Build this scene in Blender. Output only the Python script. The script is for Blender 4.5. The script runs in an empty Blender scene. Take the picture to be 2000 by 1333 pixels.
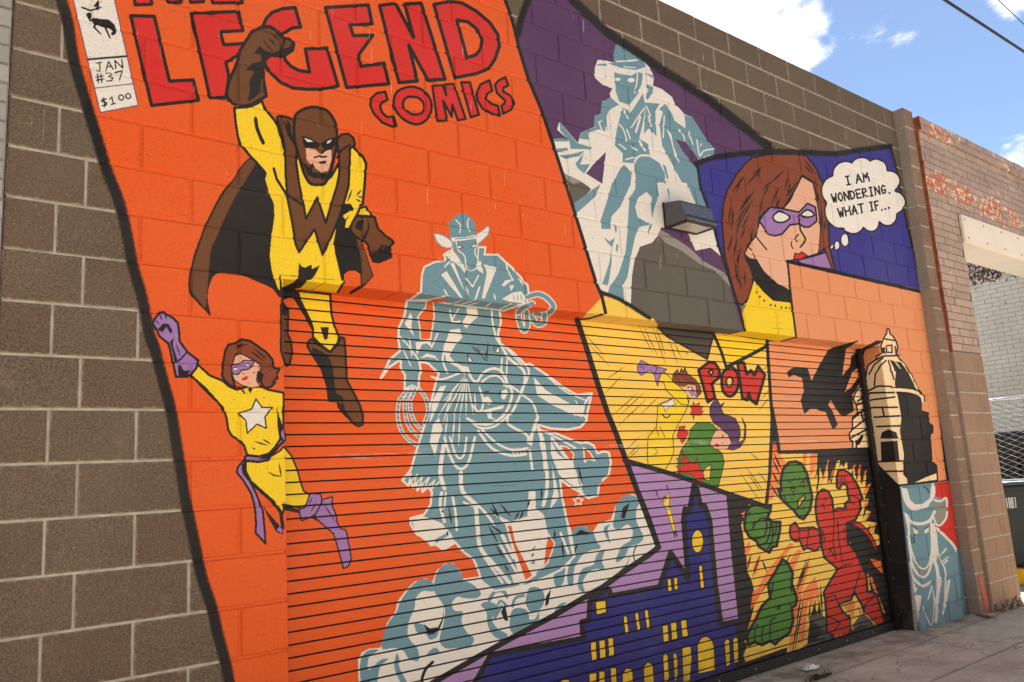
import bpy, bmesh, math, random
import numpy as np
from mathutils import Vector, Matrix

# ------------------------------------------------------------------ camera, sky, sun, exposure
scene = bpy.context.scene
COLL = scene.collection
CAM = Vector((-0.892, -3.482, -0.394)); FOC = 1604.6             # metres; focal length in pixels of a 2000 px wide frame
RIGHT = Vector((0.779952, -0.622729, -0.062321)); DOWN = Vector((0.060761, 0.174456, -0.982788)); FWD = Vector((0.622883, 0.762741, 0.173905))
cam_data = bpy.data.cameras.new('camera'); cam = bpy.data.objects.new('camera', cam_data); COLL.objects.link(cam)
cam_data.sensor_width = 36; cam_data.sensor_fit = 'HORIZONTAL'; cam_data.lens = FOC/2000*36; cam_data.clip_start = .05; cam_data.clip_end = 3000
cam.matrix_world = Matrix(((RIGHT.x, -DOWN.x, -FWD.x, CAM.x), (RIGHT.y, -DOWN.y, -FWD.y, CAM.y), (RIGHT.z, -DOWN.z, -FWD.z, CAM.z), (0,0,0,1)))
scene.camera = cam
SUN_AZ, SUN_EL = math.radians(63), math.radians(56)               # behind the wall, from the right
world = bpy.data.worlds.new('World'); scene.world = world; world.use_nodes = True
wn, wl = world.node_tree.nodes, world.node_tree.links; wn.clear()
def wnode(t, **kw):
    n = wn.new(t)
    for k, v in kw.items(): setattr(n, k, v)
    return n
sky = wnode('ShaderNodeTexSky', sky_type='NISHITA', sun_disc=False, sun_elevation=SUN_EL, sun_rotation=SUN_AZ, altitude=1500, air_density=1.0, dust_density=.6, ozone_density=1.4)
tc = wnode('ShaderNodeTexCoord')
def dirpx(x, y):
    v = RIGHT*((x-1000)/FOC) + DOWN*((y-666.5)/FOC) + FWD
    return v.normalized()
mp = wnode('ShaderNodeMapping'); mp.inputs['Scale'].default_value = (1,1,1.7); mp.inputs['Location'].default_value = (.31,.12,.05)
nz = wnode('ShaderNodeTexNoise', noise_dimensions='3D'); nz.inputs['Scale'].default_value = 5.2; nz.inputs['Detail'].default_value = 11; nz.inputs['Roughness'].default_value = .62; nz.inputs['Distortion'].default_value = .25
wl.new(tc.outputs['Generated'], mp.inputs['Vector']); wl.new(mp.outputs['Vector'], nz.inputs['Vector'])
# where the fair-weather clouds stand: broad groups all round the sky, one of them over the wall
prev = None
for (x, y), rad, wt in (((1425,-30), .085, .30), ((1575,25), .032, .17), ((1570,104), .022, .16), ((2010,318), .03, .22), ((1990,-5), .025, .18)):
    d = dirpx(x, y)
    di = wnode('ShaderNodeVectorMath', operation='DISTANCE'); di.inputs[1].default_value = d
    wl.new(tc.outputs['Generated'], di.inputs[0])
    mr = wnode('ShaderNodeMapRange', interpolation_type='SMOOTHSTEP'); mr.inputs['From Min'].default_value = 0; mr.inputs['From Max'].default_value = rad*2; mr.inputs['To Min'].default_value = wt; mr.inputs['To Max'].default_value = 0
    wl.new(di.outputs['Value'], mr.inputs['Value'])
    if prev is None: prev = mr.outputs['Result']
    else:
        mx = wnode('ShaderNodeMath', operation='MAXIMUM'); wl.new(prev, mx.inputs[0]); wl.new(mr.outputs['Result'], mx.inputs[1]); prev = mx.outputs[0]
bn = wnode('ShaderNodeTexNoise'); bn.inputs['Scale'].default_value = 1.6; bn.inputs['Detail'].default_value = 2
wl.new(tc.outputs['Generated'], bn.inputs['Vector'])
bm_ = wnode('ShaderNodeMapRange'); bm_.inputs['From Min'].default_value = .5; bm_.inputs['From Max'].default_value = .8; bm_.inputs['To Min'].default_value = -.03; bm_.inputs['To Max'].default_value = .12
wl.new(bn.outputs['Fac'], bm_.inputs['Value'])
mx = wnode('ShaderNodeMath', operation='MAXIMUM'); wl.new(prev, mx.inputs[0]); wl.new(bm_.outputs['Result'], mx.inputs[1])
ad = wnode('ShaderNodeMath', operation='ADD'); wl.new(nz.outputs['Fac'], ad.inputs[0]); wl.new(mx.outputs[0], ad.inputs[1])
cl = wnode('ShaderNodeMapRange', interpolation_type='SMOOTHSTEP'); cl.inputs['From Min'].default_value = .60; cl.inputs['From Max'].default_value = .74
wl.new(ad.outputs[0], cl.inputs['Value'])
mix = wnode('ShaderNodeMixRGB'); mix.inputs['Color2'].default_value = (11.5,11.3,11.0,1)
wl.new(cl.outputs['Result'], mix.inputs['Fac']); wl.new(sky.outputs['Color'], mix.inputs['Color1'])
bg = wnode('ShaderNodeBackground'); bg.inputs['Strength'].default_value = .05
wo = wnode('ShaderNodeOutputWorld'); wl.new(mix.outputs['Color'], bg.inputs['Color']); wl.new(bg.outputs['Background'], wo.inputs['Surface'])
sun_data = bpy.data.lights.new('sun', 'SUN'); sun_data.energy = 5.0; sun_data.angle = math.radians(.53); sun_data.color = (1,.975,.94)
sun = bpy.data.objects.new('sun', sun_data); COLL.objects.link(sun)
sdir = Vector((math.sin(SUN_AZ)*math.cos(SUN_EL), math.cos(SUN_AZ)*math.cos(SUN_EL), math.sin(SUN_EL)))
sun.rotation_euler = (-sdir).to_track_quat('-Z','Y').to_euler(); sun.location = sdir*40
scene.view_settings.view_transform = 'Standard'; scene.view_settings.look = 'None'; scene.view_settings.gamma = 1; scene.view_settings.exposure = 1.72
scene.view_settings.use_curve_mapping = False
scene.cycles.use_denoising = True; scene.cycles.max_bounces = 6; scene.cycles.diffuse_bounces = 4

# ------------------------------------------------------------------ painting on surfaces
def clip_poly(p, r):
    """clip to the rectangle of the picture that this surface can fill"""
    for ax, lim, sg in ((0,r[0],1),(0,r[2],-1),(1,r[1],1),(1,r[3],-1)):
        if not p: return p
        out = []; n = len(p)
        for i in range(n):
            a, b = p[i-1], p[i]; da, db = (a[ax]-lim)*sg, (b[ax]-lim)*sg
            if (da < 0) != (db < 0):
                t = da/(da-db); out.append((a[0]+(b[0]-a[0])*t, a[1]+(b[1]-a[1])*t))
            if db >= 0: out.append(b)
        p = out
    return p
def fill_poly(img, p, col, al):
    H, Wd = img.shape[:2]
    y = p[:,1]; x = p[:,0]
    y0 = max(0, int(math.ceil(y.min()-.5))); y1 = min(H-1, int(math.floor(y.max()-.5)))
    if y1 < y0 or x.max() < 0 or x.min() > Wd: return
    xa, ya = x, y; xb, yb = np.roll(x,-1), np.roll(y,-1)
    for r in range(y0, y1+1):
        yy = r + .5
        m = (ya <= yy) != (yb <= yy)
        if not m.any(): continue
        xs = np.sort(xa[m] + (yy-ya[m])*(xb[m]-xa[m])/(yb[m]-ya[m]))
        for k in range(0, len(xs)-1, 2):
            a = int(xs[k] + .5); b = int(xs[k+1] + .5)
            if a < 0: a = 0
            if b > Wd: b = Wd
            if b <= a: continue
            if al >= .99: img[r,a:b] = col
            else: img[r,a:b] = img[r,a:b]*(1-al) + col*al

# ---------------------------------------------------------------- the mural, as measured on the photograph
# Every outline is in photo pixels; paint_plane() carries it onto the wall, the door, the soffit or the jamb
# where it is really painted, as colour in metres on that surface.
FR = dict(fa=(0,0,.25), fb=(0,333,.2505), fc=(0,667,.25), fd=(0,1000,.25), fe=(1500,0,.25), ff=(1500,333,.2505),
          fg=(1500,667,.25), fh=(1500,1000,.25), g1=(340,0,.2003), g2=(680,0,.2003), g3=(340,180,.2303), g4=(340,380,.2303),
          g5=(280,590,.24), g6=(380,820,.24), g7=(730,380,.24), g8=(730,600,.24), h1=(760,820,.27), h2=(680,980,.27),
          h3=(1000,60,.22), h4=(1080,320,.22), h5=(1330,260,.25), h6=(1130,580,.2003), h7=(1200,780,.2003),
          h8=(1100,960,.28), i1=(1420,860,.18), i2=(1400,1060,.2003), px=(0,0,1))
COL = dict(orange=(216,88,34), red=(200,44,40), black=(33,31,31), brown=(104,64,38), yellow=(232,196,40), skin=(218,166,136),
           purple=(152,112,168), hair=(128,64,42), plum=(86,56,92), teal=(104,140,152), white=(219,212,202), grey=(92,86,80),
           ridge=(138,134,128), blue=(56,52,130), peach=(218,140,94), sun=(232,190,82), lav=(162,126,174), navy=(40,38,112),
           gold=(228,184,42), green=(74,122,44), crim=(196,46,34), cream=(236,206,162), lip=(206,44,40), flame=(236,112,56),
           floor=(84,80,76), dark=(72,64,62), white2=(226,218,208), blue2=(70,110,140))
SH = []
def P(fr, pts):
    ox, oy, s = FR[fr]
    return [(ox + x*s, oy + y*s) for x, y in pts]
def smooth(pts, n=4, closed=True):
    m = len(pts); out = []
    for i in range(m if closed else m - 1):
        if closed: a, b, c, d = pts[(i-1) % m], pts[i], pts[(i+1) % m], pts[(i+2) % m]
        else: a, b, c, d = pts[max(i-1,0)], pts[i], pts[i+1], pts[min(i+2,m-1)]
        for k in range(n):
            t = k/n; t2 = t*t; t3 = t2*t
            out.append(tuple(.5*(2*b[j] + (c[j]-a[j])*t + (2*a[j]-5*b[j]+4*c[j]-d[j])*t2 + (3*b[j]-a[j]-3*c[j]+d[j])*t3) for j in (0,1)))
    if not closed: out.append(pts[-1])
    return out
def F(col, fr, pts, sm=0, out=None, w=0, al=1.0):
    p = P(fr, pts) if fr else list(pts)
    if sm: p = smooth(p)
    SH.append((col, [p], al))
    if out: LN(out, None, p + [p[0]], w)
def LN(col, fr, pts, w, sm=0, al=1.0, taper=0):
    p = P(fr, pts) if fr else list(pts)
    if col == 'black' and w >= 2: w *= 1.2
    if sm: p = smooth(p, 4, False)
    polys = []; n = len(p)
    ws = [w*(1 if not taper else max(.25, 1 - abs(2*i/(max(n-1,1)) - 1)**2)) for i in range(n)]
    if n == 2 and taper:
        m = ((p[0][0]+p[1][0])/2, (p[0][1]+p[1][1])/2); p = [p[0], m, p[1]]; ws = [w*.3, w, w*.3]; n = 3
    for i in range(n - 1):
        (x0,y0), (x1,y1) = p[i], p[i+1]
        L = math.hypot(x1-x0, y1-y0)
        if L < 1e-6: continue
        nx, ny = -(y1-y0)/L, (x1-x0)/L; a, b = ws[i]/2, ws[i+1]/2
        polys.append([(x0+nx*a,y0+ny*a), (x1+nx*b,y1+ny*b), (x1-nx*b,y1-ny*b), (x0-nx*a,y0-ny*a)])
    if w > 2:
        for (x,y), v in zip(p, ws):
            polys.append([(x + v/2*math.cos(k*math.pi/4), y + v/2*math.sin(k*math.pi/4)) for k in range(8)])
    SH.append((col, polys, al))
def SOFT(col, fr, pts, w, spread, sm=1):
    p = P(fr, pts)
    if sm: p = smooth(p, 4, False)
    for k in range(5): LN(col, None, p, w + spread*(5-k)/5, al=.28)
    LN(col, None, p, w)
    rr = random.Random(len(SH))
    for i in range(len(p)-1):
        L = math.hypot(p[i+1][0]-p[i][0], p[i+1][1]-p[i][1])
        for k in range(int(L*1.1)):
            t = rr.random(); q = rr.gauss(0, w*.5 + spread*.28); s = rr.uniform(.4,1.1)
            x = p[i][0] + t*(p[i+1][0]-p[i][0]); y = p[i][1] + t*(p[i+1][1]-p[i][1])
            nx, ny = -(p[i+1][1]-p[i][1])/max(L,.1), (p[i+1][0]-p[i][0])/max(L,.1)
            x += nx*q; y += ny*q
            SH.append((col, [[(x-s,y-s*.6),(x+s,y-s),(x+s*.6,y+s),(x-s,y+s*.7)]], .8))
def EL(col, fr, cx, cy, rx, ry, out=None, w=0):
    F(col, fr, [(cx + rx*math.cos(k*math.pi/10), cy + ry*math.sin(k*math.pi/10)) for k in range(20)], 0, out, w)
def MANY(col, fr, segs, w, taper=1):
    for s in segs: LN(col, fr, s, w, 0, 1.0, taper)
def STAR(col, fr, cx, cy, r, out, w):
    F(col, fr, [(cx + (r if k % 2 == 0 else r*.42)*math.sin(k*math.pi/5), cy - (r if k % 2 == 0 else r*.42)*math.cos(k*math.pi/5)) for k in range(10)], 0, out, w)
LET = dict(I=[[(.5,0),(.5,1)],[(.2,0),(.8,0)],[(.2,1),(.8,1)]], A=[[(0,1),(.5,0),(1,1)],[(.2,.62),(.8,.62)]], M=[[(0,1),(.15,0),(.5,.6),(.85,0),(1,1)]],
    W=[[(0,0),(.25,1),(.5,.4),(.75,1),(1,0)]], O=[[(.5,0),(.1,.25),(.05,.7),(.5,1),(.95,.7),(.9,.25),(.5,0)]], N=[[(0,1),(.05,0),(.95,1),(1,0)]],
    D=[[(0,0),(.05,1),(.6,.9),(.95,.55),(.7,.15),(0,0)]], E=[[(.9,0),(.05,0),(.05,1),(.95,1)],[(.05,.5),(.75,.5)]],
    R=[[(.05,1),(.05,0),(.7,.05),(.8,.35),(.1,.55),(.95,1)]], G=[[(.9,.15),(.5,0),(.08,.4),(.25,.95),(.8,.9),(.9,.55),(.5,.55)]],
    H=[[(0,0),(.03,1)],[(1,0),(.97,1)],[(0,.5),(1,.48)]], T=[[(0,0),(1,0)],[(.5,0),(.52,1)]], F=[[(.9,0),(.05,0),(.08,1)],[(.05,.48),(.7,.46)]],
    J=[[(.2,0),(.9,0)],[(.6,0),(.6,.85),(.35,1),(.05,.85)]], C=[[(.95,.1),(.4,.0),(.05,.4),(.3,.95),(.95,.95)]], K=[[(.05,0),(.05,1)],[(.9,0),(.1,.55),(.95,1)]],
    S=[[(.9,.12),(.4,0),(.08,.25),(.85,.65),(.7,.95),(.05,.9)]])
LET['#'] = [[(.3,0),(.25,1)],[(.75,0),(.7,1)],[(0,.35),(1,.3)],[(0,.7),(1,.65)]]
LET['$'] = LET['S'] + [[(.55,-.15),(.45,1.15)]]
LET['0'] = LET['O']; LET['1'] = [[(.1,.25),(.5,0),(.5,1)],[(.15,1),(.85,1)]]; LET['7'] = [[(0,.05),(1,0),(.4,1)]]
LET['3'] = [[(.1,.05),(.7,0),(.85,.25),(.4,.45),(.9,.65),(.7,.95),(.05,.95)]]; LET['.'] = [[(.4,.92),(.5,1)]]; LET[','] = [[(.5,.9),(.4,1.1)]]
def TEXT(col, fr, s, x0, y0, x1, y1, h, w, tall=1.0):
    """one hand-lettered word: the baseline runs from (x0,y0) to (x1,y1)"""
    n = len(s); dx, dy = (x1-x0)/n, (y1-y0)/n; ln = math.hypot(dx, dy); ux, uy = -dy/ln*-1, -dx/ln*1
    ux, uy = dy/ln, -dx/ln
    ux = ux*.35 - .12                      # letters lean with the wall's verticals
    for i, ch in enumerate(s):
        for st in LET.get(ch, []):
            LN(col, fr, [(x0 + dx*(i + .1 + .74*a) + ux*h*(1-b), y0 + dy*(i + .1 + .74*a) + uy*h*(1-b)) for a, b in st], w)

def mural():
    B = 'black'
    # ---- panels on the wall
    Lb = [(70,-250),(90,-140),(105,-60),(120,0),(133,45),(140,95),(150,140),(168,200),(185,255),(209,333),(233,395),(248,458),(260,520),(278,583),(293,658),(302,680),(318,742),(333,797),(343,857),(353,917),(363,980),(370,1012),(383,1075),(395,1130),(415,1190),(425,1237),(440,1292),(448,1333),(465,1400),(480,1480),(500,1600)]
    Rb = [(930,-220),(958,-110),(986,0),(996,26),(1008,70),(1013,93),(1031,152),(1057,214),(1077,273),(1092,320),(1106,364),(1122,415),(1139,470),(1153,518),(1164,553),(1175,577),(1183,612)]
    Db = [(1183,613),(1150,623),(1127,625),(1145,679),(1167,749),(1186,806),(1203,847),(1223,901),(1243,955),(1265,1009),(1286,1070),(1265,1086),(1219,1117),(1178,1147),(1144,1166),(1080,1204),(999,1247),(936,1282),(853,1330),(800,1362),(700,1420),(560,1520)]
    F('orange','px', Lb + [(560,1600)] + Db[::-1] + Rb[::-1])
    F('plum','px',[(1010,72),(1020,30),(1033,-5),(1060,-70),(1118,0),(1150,30),(1183,60),(1194,69),(1220,86),(1260,113),(1297,139),(1343,168),(1385,196),(1418,221),(1440,238),(1505,288),(1470,320),(1365,322),(1378,380),(1400,450),(1420,520),(1440,590),(1456,648),(1285,628),(1180,590)] + Rb[::-1][:-3])
    # ---- title
    F('white','px',[(95,-200),(178,-200),(270,206),(196,220)],0,'plum',2)
    LN(B,'fa',[(690,465),(990,440)],3.4); LN(B,'fa',[(740,690),(1040,655)],1.8)
    TEXT(B,'fa','JAN',745,562,975,530,66,2.2); TEXT(B,'fa','#37',748,650,980,620,68,2.2); TEXT(B,'fa','$1',790,835,920,806,56,2.2); TEXT(B,'fa','00',925,790,1035,768,44,2.2)
    F(B,'fa',[(690,100),(715,95),(720,120),(710,150),(730,140),(780,150),(850,155),(890,190),(915,230),(905,265),(880,280),(865,265),(880,245),(850,220),(832,215),(870,305),(855,300),(812,215),(790,210),(760,190),(745,210),(797,270),(785,272),(725,215),(735,190),(725,165),(700,160),(690,140),(680,110)])
    LN(B,'fa',[(640,58),(690,78),(740,76),(788,60)],3); LN(B,'fa',[(742,50),(768,15),(760,75)],4); LN(B,'fa',[(690,140),(680,112),(700,100)],3)
    w = 5.8
    for q in ([(1010,-330),(930,-325),(915,-420),(1250,-430),(1265,-340),(1130,-335),(1185,35),(1055,40)],
              [(1290,-420),(1370,-420),(1395,-230),(1440,-235),(1420,-420),(1500,-425),(1590,15),(1490,20),(1455,-130),(1405,-125),(1415,15),(1315,20)],
              [(1540,-425),(1800,-430),(1820,-345),(1650,-340),(1665,-260),(1800,-265),(1815,-180),(1680,-175),(1700,-65),(1880,-70),(1893,22),(1662,25)]):
        F('red','fa',q,0,B,w)
    F('red','fa',[(1020,125),(1205,130),(1325,635),(1510,625),(1550,785),(1185,825)],0,B,w)
    F('red','g1',[(165,130),(630,115),(672,300),(450,312),(485,438),(700,425),(620,540),(505,612),(535,745),(505,950),(350,955)],0,B,w)
    F('red','g1',[(870,250),(900,180),(960,120),(1060,85),(1180,75),(1235,265),(1150,275),(1090,315),(1050,330),(1055,380),(1065,520),(1085,590),(1140,650),(1220,690),(1320,705),(1280,480),(1490,470),(1600,840),(1440,870),(1300,872),(1160,860),(1040,805),(950,720),(890,640),(870,560),(860,400)],0,B,w)
    F('red','g2',[(-222,75),(195,50),(232,235),(15,245),(50,350),(240,345),(100,540),(125,650),(350,615),(395,820),(-15,855)],0,B,w)
    F('red','g2',[(305,55),(460,35),(637,368),(550,42),(710,32),(945,775),(778,785),(590,440),(675,792),(495,808)],0,B,w)
    F('red','g2',[(835,45),(1000,15),(1110,30),(1250,110),(1380,220),(1460,340),(1475,450),(1430,580),(1370,670),(1250,720),(1040,760)],0,B,w)
    F('orange','g2',[(1060,195),(1170,215),(1260,290),(1305,390),(1290,480),(1240,540),(1155,565)],0,B,w)
    w = 4.2
    F('red','g2',[(360,895),(385,975),(330,1000),(310,1040),(330,1100),(380,1145),(440,1135),(470,1230),(420,1235),(330,1195),(250,1110),(215,1030),(225,960),(280,910)],0,B,w)
    F('red','g2',[(560,855),(650,850),(740,890),(800,970),(812,1060),(780,1150),(700,1210),(610,1205),(520,1150),(455,1060),(445,970),(480,895)],1,B,w)
    F('orange','g2',[(600,945),(680,955),(735,1010),(735,1080),(690,1115),(620,1115),(555,1070),(535,1010),(555,965)],1,B,w)
    F('red','g2',[(820,840),(920,830),(955,930),(940,825),(1030,820),(1145,1160),(1070,1175),(1015,1020),(1010,1140),(925,985),(965,1175),(870,1185)],0,B,w)
    F('red','g2',[(1100,805),(1185,805),(1275,1120),(1195,1145)],0,B,w)
    F('red','g2',[(1375,785),(1405,885),(1350,920),(1345,960),(1390,1010),(1460,1035),(1480,1130),(1400,1110),(1310,1060),(1260,980),(1255,900),(1290,825)],0,B,w)
    F('red','g2',[(1530,755),(1560,835),(1510,860),(1510,895),(1590,940),(1620,1010),(1590,1070),(1510,1110),(1495,1035),(1525,1010),(1530,985),(1450,910),(1430,830),(1470,785)],0,B,w)
    # ---- caped figure in yellow and brown
    F(B,'g4',[(640,-310),(560,-230),(500,-130),(420,-40),(360,60),(300,180),(250,280),(215,380),(165,520),(135,660),(120,770),(140,850),(200,925),(265,990),(312,1028),(290,930),(285,850),(300,770),(335,695),(390,665),(480,668),(580,690),(700,740),(830,800),(910,875),(1000,700),(905,300),(840,0),(760,-180),(700,-290)],1)
    F('brown','g4',[(640,-295),(565,-215),(505,-115),(435,-25),(375,70),(315,190),(265,290),(230,390),(183,530),(152,660),(142,770),(158,835),(215,910),(263,960),(275,900),(282,780),(297,620),(312,470),(380,320),(430,200),(530,0),(600,-110),(690,-265)],1)
    F(B,'g4',[(1390,120),(1480,100),(1560,330),(1600,400),(1660,600),(1693,690),(1615,778),(1580,772),(1580,680),(1540,650),(1480,650),(1440,680),(1445,765),(1400,600),(1370,400),(1385,260)])
    F('brown','g4',[(1545,370),(1600,405),(1648,590),(1680,690),(1612,765),(1592,762),(1590,560)],0)
    F('yellow','g3',[(510,135),(620,130),(700,100),(745,75),(755,110),(800,180),(850,240),(880,290),(900,370),(920,400),(935,480),(1040,500),(1090,640),(1110,710),(1160,780),(1250,785),(1330,720),(1400,600),(1480,430),(1540,490),(1600,550),(1628,610),(1615,800),(1600,950),(1550,980),(1480,1150),(1390,1130),(1365,1268),(1375,1368),(1400,1468),(1432,1612),(905,1560),(905,1735),(860,1648),(820,1528),(800,1388),(810,1268),(840,1050),(835,950),(800,870),(760,740),(775,690),(700,600),(650,550),(560,440),(540,380),(520,250)],0,B,4.5)
    LN(B,'g3',[(690,225),(700,300),(730,380),(755,432)],6)
    F(B,'g3',[(1390,950),(1500,945),(1560,1000),(1480,1150),(1450,1160),(1380,1130),(1380,1000)])
    F('yellow','g3',[(1430,1050),(1500,1005),(1512,1022),(1450,1080)]); F('yellow','g3',[(1480,930),(1575,965),(1540,1030),(1480,1150),(1450,1150),(1460,1090),(1530,985)])
    MANY(B,'g3',[[(1590,830),(1545,880)],[(1510,830),(1470,930)],[(1560,880),(1600,900)],[(1545,910),(1590,935)]],3.2)
    F('yellow','g3',[(1550,1045),(1580,985),(1625,970),(1660,1020),(1680,1055)],0,B,3.6)
    F('brown','g3',[(870,215),(900,200),(960,215),(1015,240),(1020,350),(1030,460),(1040,500),(1035,600),(1060,780),(1100,970),(1118,1075),(1215,893),(1285,1110),(1330,960),(1380,800),(1400,700),(1400,560),(1380,400),(1420,360),(1480,355),(1520,390),(1535,450),(1490,480),(1490,600),(1480,800),(1440,940),(1385,1100),(1330,1235),(1260,1383),(1190,1165),(1060,1360),(1030,1290),(1000,1100),(960,900),(945,700),(940,500),(925,400),(890,290)],0,B,4)
    LN(B,'g3',[(845,650),(870,740),(940,850),(1010,905),(1100,965)],4.5); LN(B,'g3',[(1380,560),(1420,490),(1490,450)],3.5); MANY(B,'g3',[[(930,250),(1020,450)],[(960,240),(985,330)]],7)
    F('brown','g3',[(1030,200),(1080,155),(1150,130),(1220,130),(1290,155),(1340,210),(1375,290),(1382,400),(1375,480),(1355,560),(1340,640),(1290,760),(1250,785),(1160,780),(1110,710),(1085,640),(1050,520),(1025,430),(1015,320)],1,B,5)
    F(B,'g3',[(1085,590),(1150,640),(1180,600),(1170,680),(1310,690),(1290,740),(1180,730),(1130,700)])
    F('skin','g3',[(1115,470),(1200,490),(1240,530),(1290,500),(1332,485),(1335,560),(1325,620),(1300,670),(1250,680),(1200,650),(1175,600),(1160,612),(1130,590),(1120,530)])
    F(B,'g3',[(1085,370),(1150,390),(1210,425),(1240,440),(1290,405),(1372,378),(1365,450),(1330,492),(1290,490),(1260,528),(1230,500),(1200,472),(1112,478),(1092,430)])
    F('brown','g3',[(1240,440),(1217,485),(1245,512),(1270,485)]); F('white','g3',[(1105,392),(1150,405),(1180,422),(1130,424)]); F('white','g3',[(1338,402),(1300,420),(1292,438),(1318,432)])
    LN(B,'g3',[(1188,557),(1230,543),(1262,552),(1292,548)],3); LN(B,'g3',[(1240,597),(1285,592)],4)
    F('brown','g4',[(1490,300),(1510,240),(1550,185),(1700,190),(1730,290),(1790,350),(1850,390),(1862,412),(1830,440),(1842,530),(1800,550),(1740,575),(1690,570),(1660,510),(1650,440),(1620,400),(1540,360)],0,B,4)
    F(B,'g4',[(1650,480),(1700,490),(1760,430),(1830,440),(1840,530),(1740,575),(1690,570)]); F(B,'g4',[(1530,285),(1552,225),(1612,212),(1592,312)]); F(B,'g4',[(1640,200),(1660,280),(1620,390),(1600,360),(1640,290)])
    MANY('brown','g4',[[(1670,500),(1690,470)],[(1720,490),(1735,450)],[(1770,470),(1785,440)]],2.5)
    F('brown','g1',[(510,900),(540,780),(590,670),(620,600),(640,500),(700,400),(760,310),(850,265),(930,260),(990,290),(1040,340),(1075,370),(1130,380),(1168,430),(1155,490),(1100,530),(1050,550),(950,540),(900,570),(870,640),(870,760),(900,940),(840,970),(760,1020),(650,1040),(570,1010),(520,950)],0,B,5.5)
    F(B,'g1',[(780,520),(830,450),(880,490),(960,520),(1050,480),(1120,460),(1160,410),(1160,480),(1100,530),(1000,550),(900,560),(870,650),(860,760),(870,900),(730,990),(720,980),(740,890),(730,800),(780,700),(700,680),(760,620),(850,600),(850,540)])
    MANY(B,'g1',[[(870,400),(970,512)],[(920,370),(1000,450)],[(950,320),(1020,392)]],3.2); LN('brown','g1',[(860,780),(850,900),(790,960)],3); LN(B,'g1',[(1060,340),(1075,400),(1050,480)],4)
    # under the lintel and down on the door
    F('yellow','g4',[(905,685),(1440,735),(1390,835),(1100,805),(915,788)])
    F(B,'g4',[(1060,575),(1080,610),(1110,622),(1165,595),(1170,632),(1238,600),(1200,680),(1170,718),(1130,735),(1075,795),(1030,800),(925,790),(1000,755),(1050,712)])
    LN(B,'g4',[(1440,750),(1388,832)],4); LN(B,'g4',[(1605,775),(1560,800),(1500,836)],5)
    F('yellow','g5',[(1255,-85),(1520,-60),(1530,100),(1555,200),(1590,280),(1585,330),(1520,412),(1440,350),(1380,290),(1380,230),(1340,160),(1300,80)],0,B,4)
    F(B,'g4',[(918,785),(1022,792),(1090,920),(1170,1080),(1192,1155),(1168,1140),(1080,1000),(1000,868),(912,908)]); F(B,'g5',[(1440,210),(1510,208),(1500,300),(1475,318)])
    F('brown','g5',[(1340,330),(1365,305),(1440,360),(1520,415),(1590,340),(1610,290),(1635,300),(1645,400),(1655,640),(1710,740),(1760,840),(1787,930),(1785,1000),(1750,1015),(1720,1000),(1640,920),(1590,860),(1580,810),(1520,810),(1505,780),(1500,700),(1480,640),(1450,550),(1380,440),(1335,370)],0,B,4)
    F(B,'g5',[(1375,370),(1440,400),(1500,440),(1540,520),(1550,620),(1570,750),(1620,770),(1630,820),(1560,800),(1510,805),(1500,700),(1450,550),(1370,430)]); F(B,'g5',[(1590,830),(1640,920),(1720,1000),(1690,950),(1640,880),(1628,830)])
    F('brown','g5',[(1118,20),(1180,60),(1175,270),(1200,320),(1212,420),(1190,510),(1165,527),(1140,470),(1120,400)],0,B,3.5); F(B,'g5',[(1118,-60),(1140,0),(1180,60),(1160,120),(1118,100)])
    # ---- flying figure with a star
    F('yellow','g5',[(440,510),(540,600),(640,640),(700,690),(760,715),(850,690),(960,690),(1010,715),(1140,740),(1140,1000),(1120,1130),(1060,1210),(1000,1260),(850,1260),(835,1220),(820,1170),(790,1135),(720,1090),(690,1040),(680,960),(660,890),(600,810),(500,700),(385,600)],0,B,4)
    F(B,'g5',[(385,605),(500,705),(590,790),(650,850),(668,890),(640,860),(560,790),(470,700)])
    F('yellow','g6',[(415,340),(560,340),(700,250),(725,220),(790,300),(835,410),(860,500),(885,580),(935,615),(920,680),(880,725),(722,690),(722,760),(660,700),(560,590),(460,500),(420,420)],0,B,3)
    F(B,'g5',[(1090,850),(1105,930),(1118,960),(1132,1010),(1132,1130),(1108,1130),(1090,1010)]); F('purple','g5',[(1112,1065),(1140,1020),(1152,1080),(1158,1130),(1130,1142)],0,B,2.5)
    F('purple','g6',[(415,300),(440,290),(520,300),(600,280),(650,230),(690,170),(705,150),(725,180),(700,200),(650,260),(600,330),(520,345),(410,335)],0,B,4)
    F(B,'g6',[(520,320),(600,280),(650,230),(690,175),(660,240),(600,320)])
    F('purple','g6',[(400,335),(350,390),(345,430),(400,500),(460,600),(490,700),(500,850),(495,920),(577,1010),(570,900),(555,740),(500,600),(450,500),(400,440),(390,390),(415,345)],0,B,3.6)
    F(B,'g6',[(385,360),(415,350),(420,420),(460,505),(440,490),(400,430)]); F(B,'g6',[(545,680),(600,760),(690,860),(720,890),(722,938),(665,915),(600,800)]); LN(B,'g6',[(460,510),(560,600),(640,670),(700,750),(718,880)],6); F('purple','g6',[(668,900),(690,868),(716,900),(712,928)])
    MANY(B,'g6',[[(485,178),(595,210)],[(555,160),(620,198)],[(470,230),(495,243)],[(600,425),(650,455),(710,462)],[(688,362),(705,460)]],3)
    F(B,'g6',[(722,685),(845,735),(852,765),(722,738)])
    F('purple','g6',[(1035,655),(1120,630),(1120,700),(1150,770),(1160,840),(1190,890),(1230,900),(1245,950),(1250,1000),(1265,1060),(1275,1140),(1250,1195),(1210,1215),(1195,1150),(1175,1080),(1150,990),(1130,930),(1060,870),(980,800),(985,770),(1030,690)],0,B,2.4)
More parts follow.
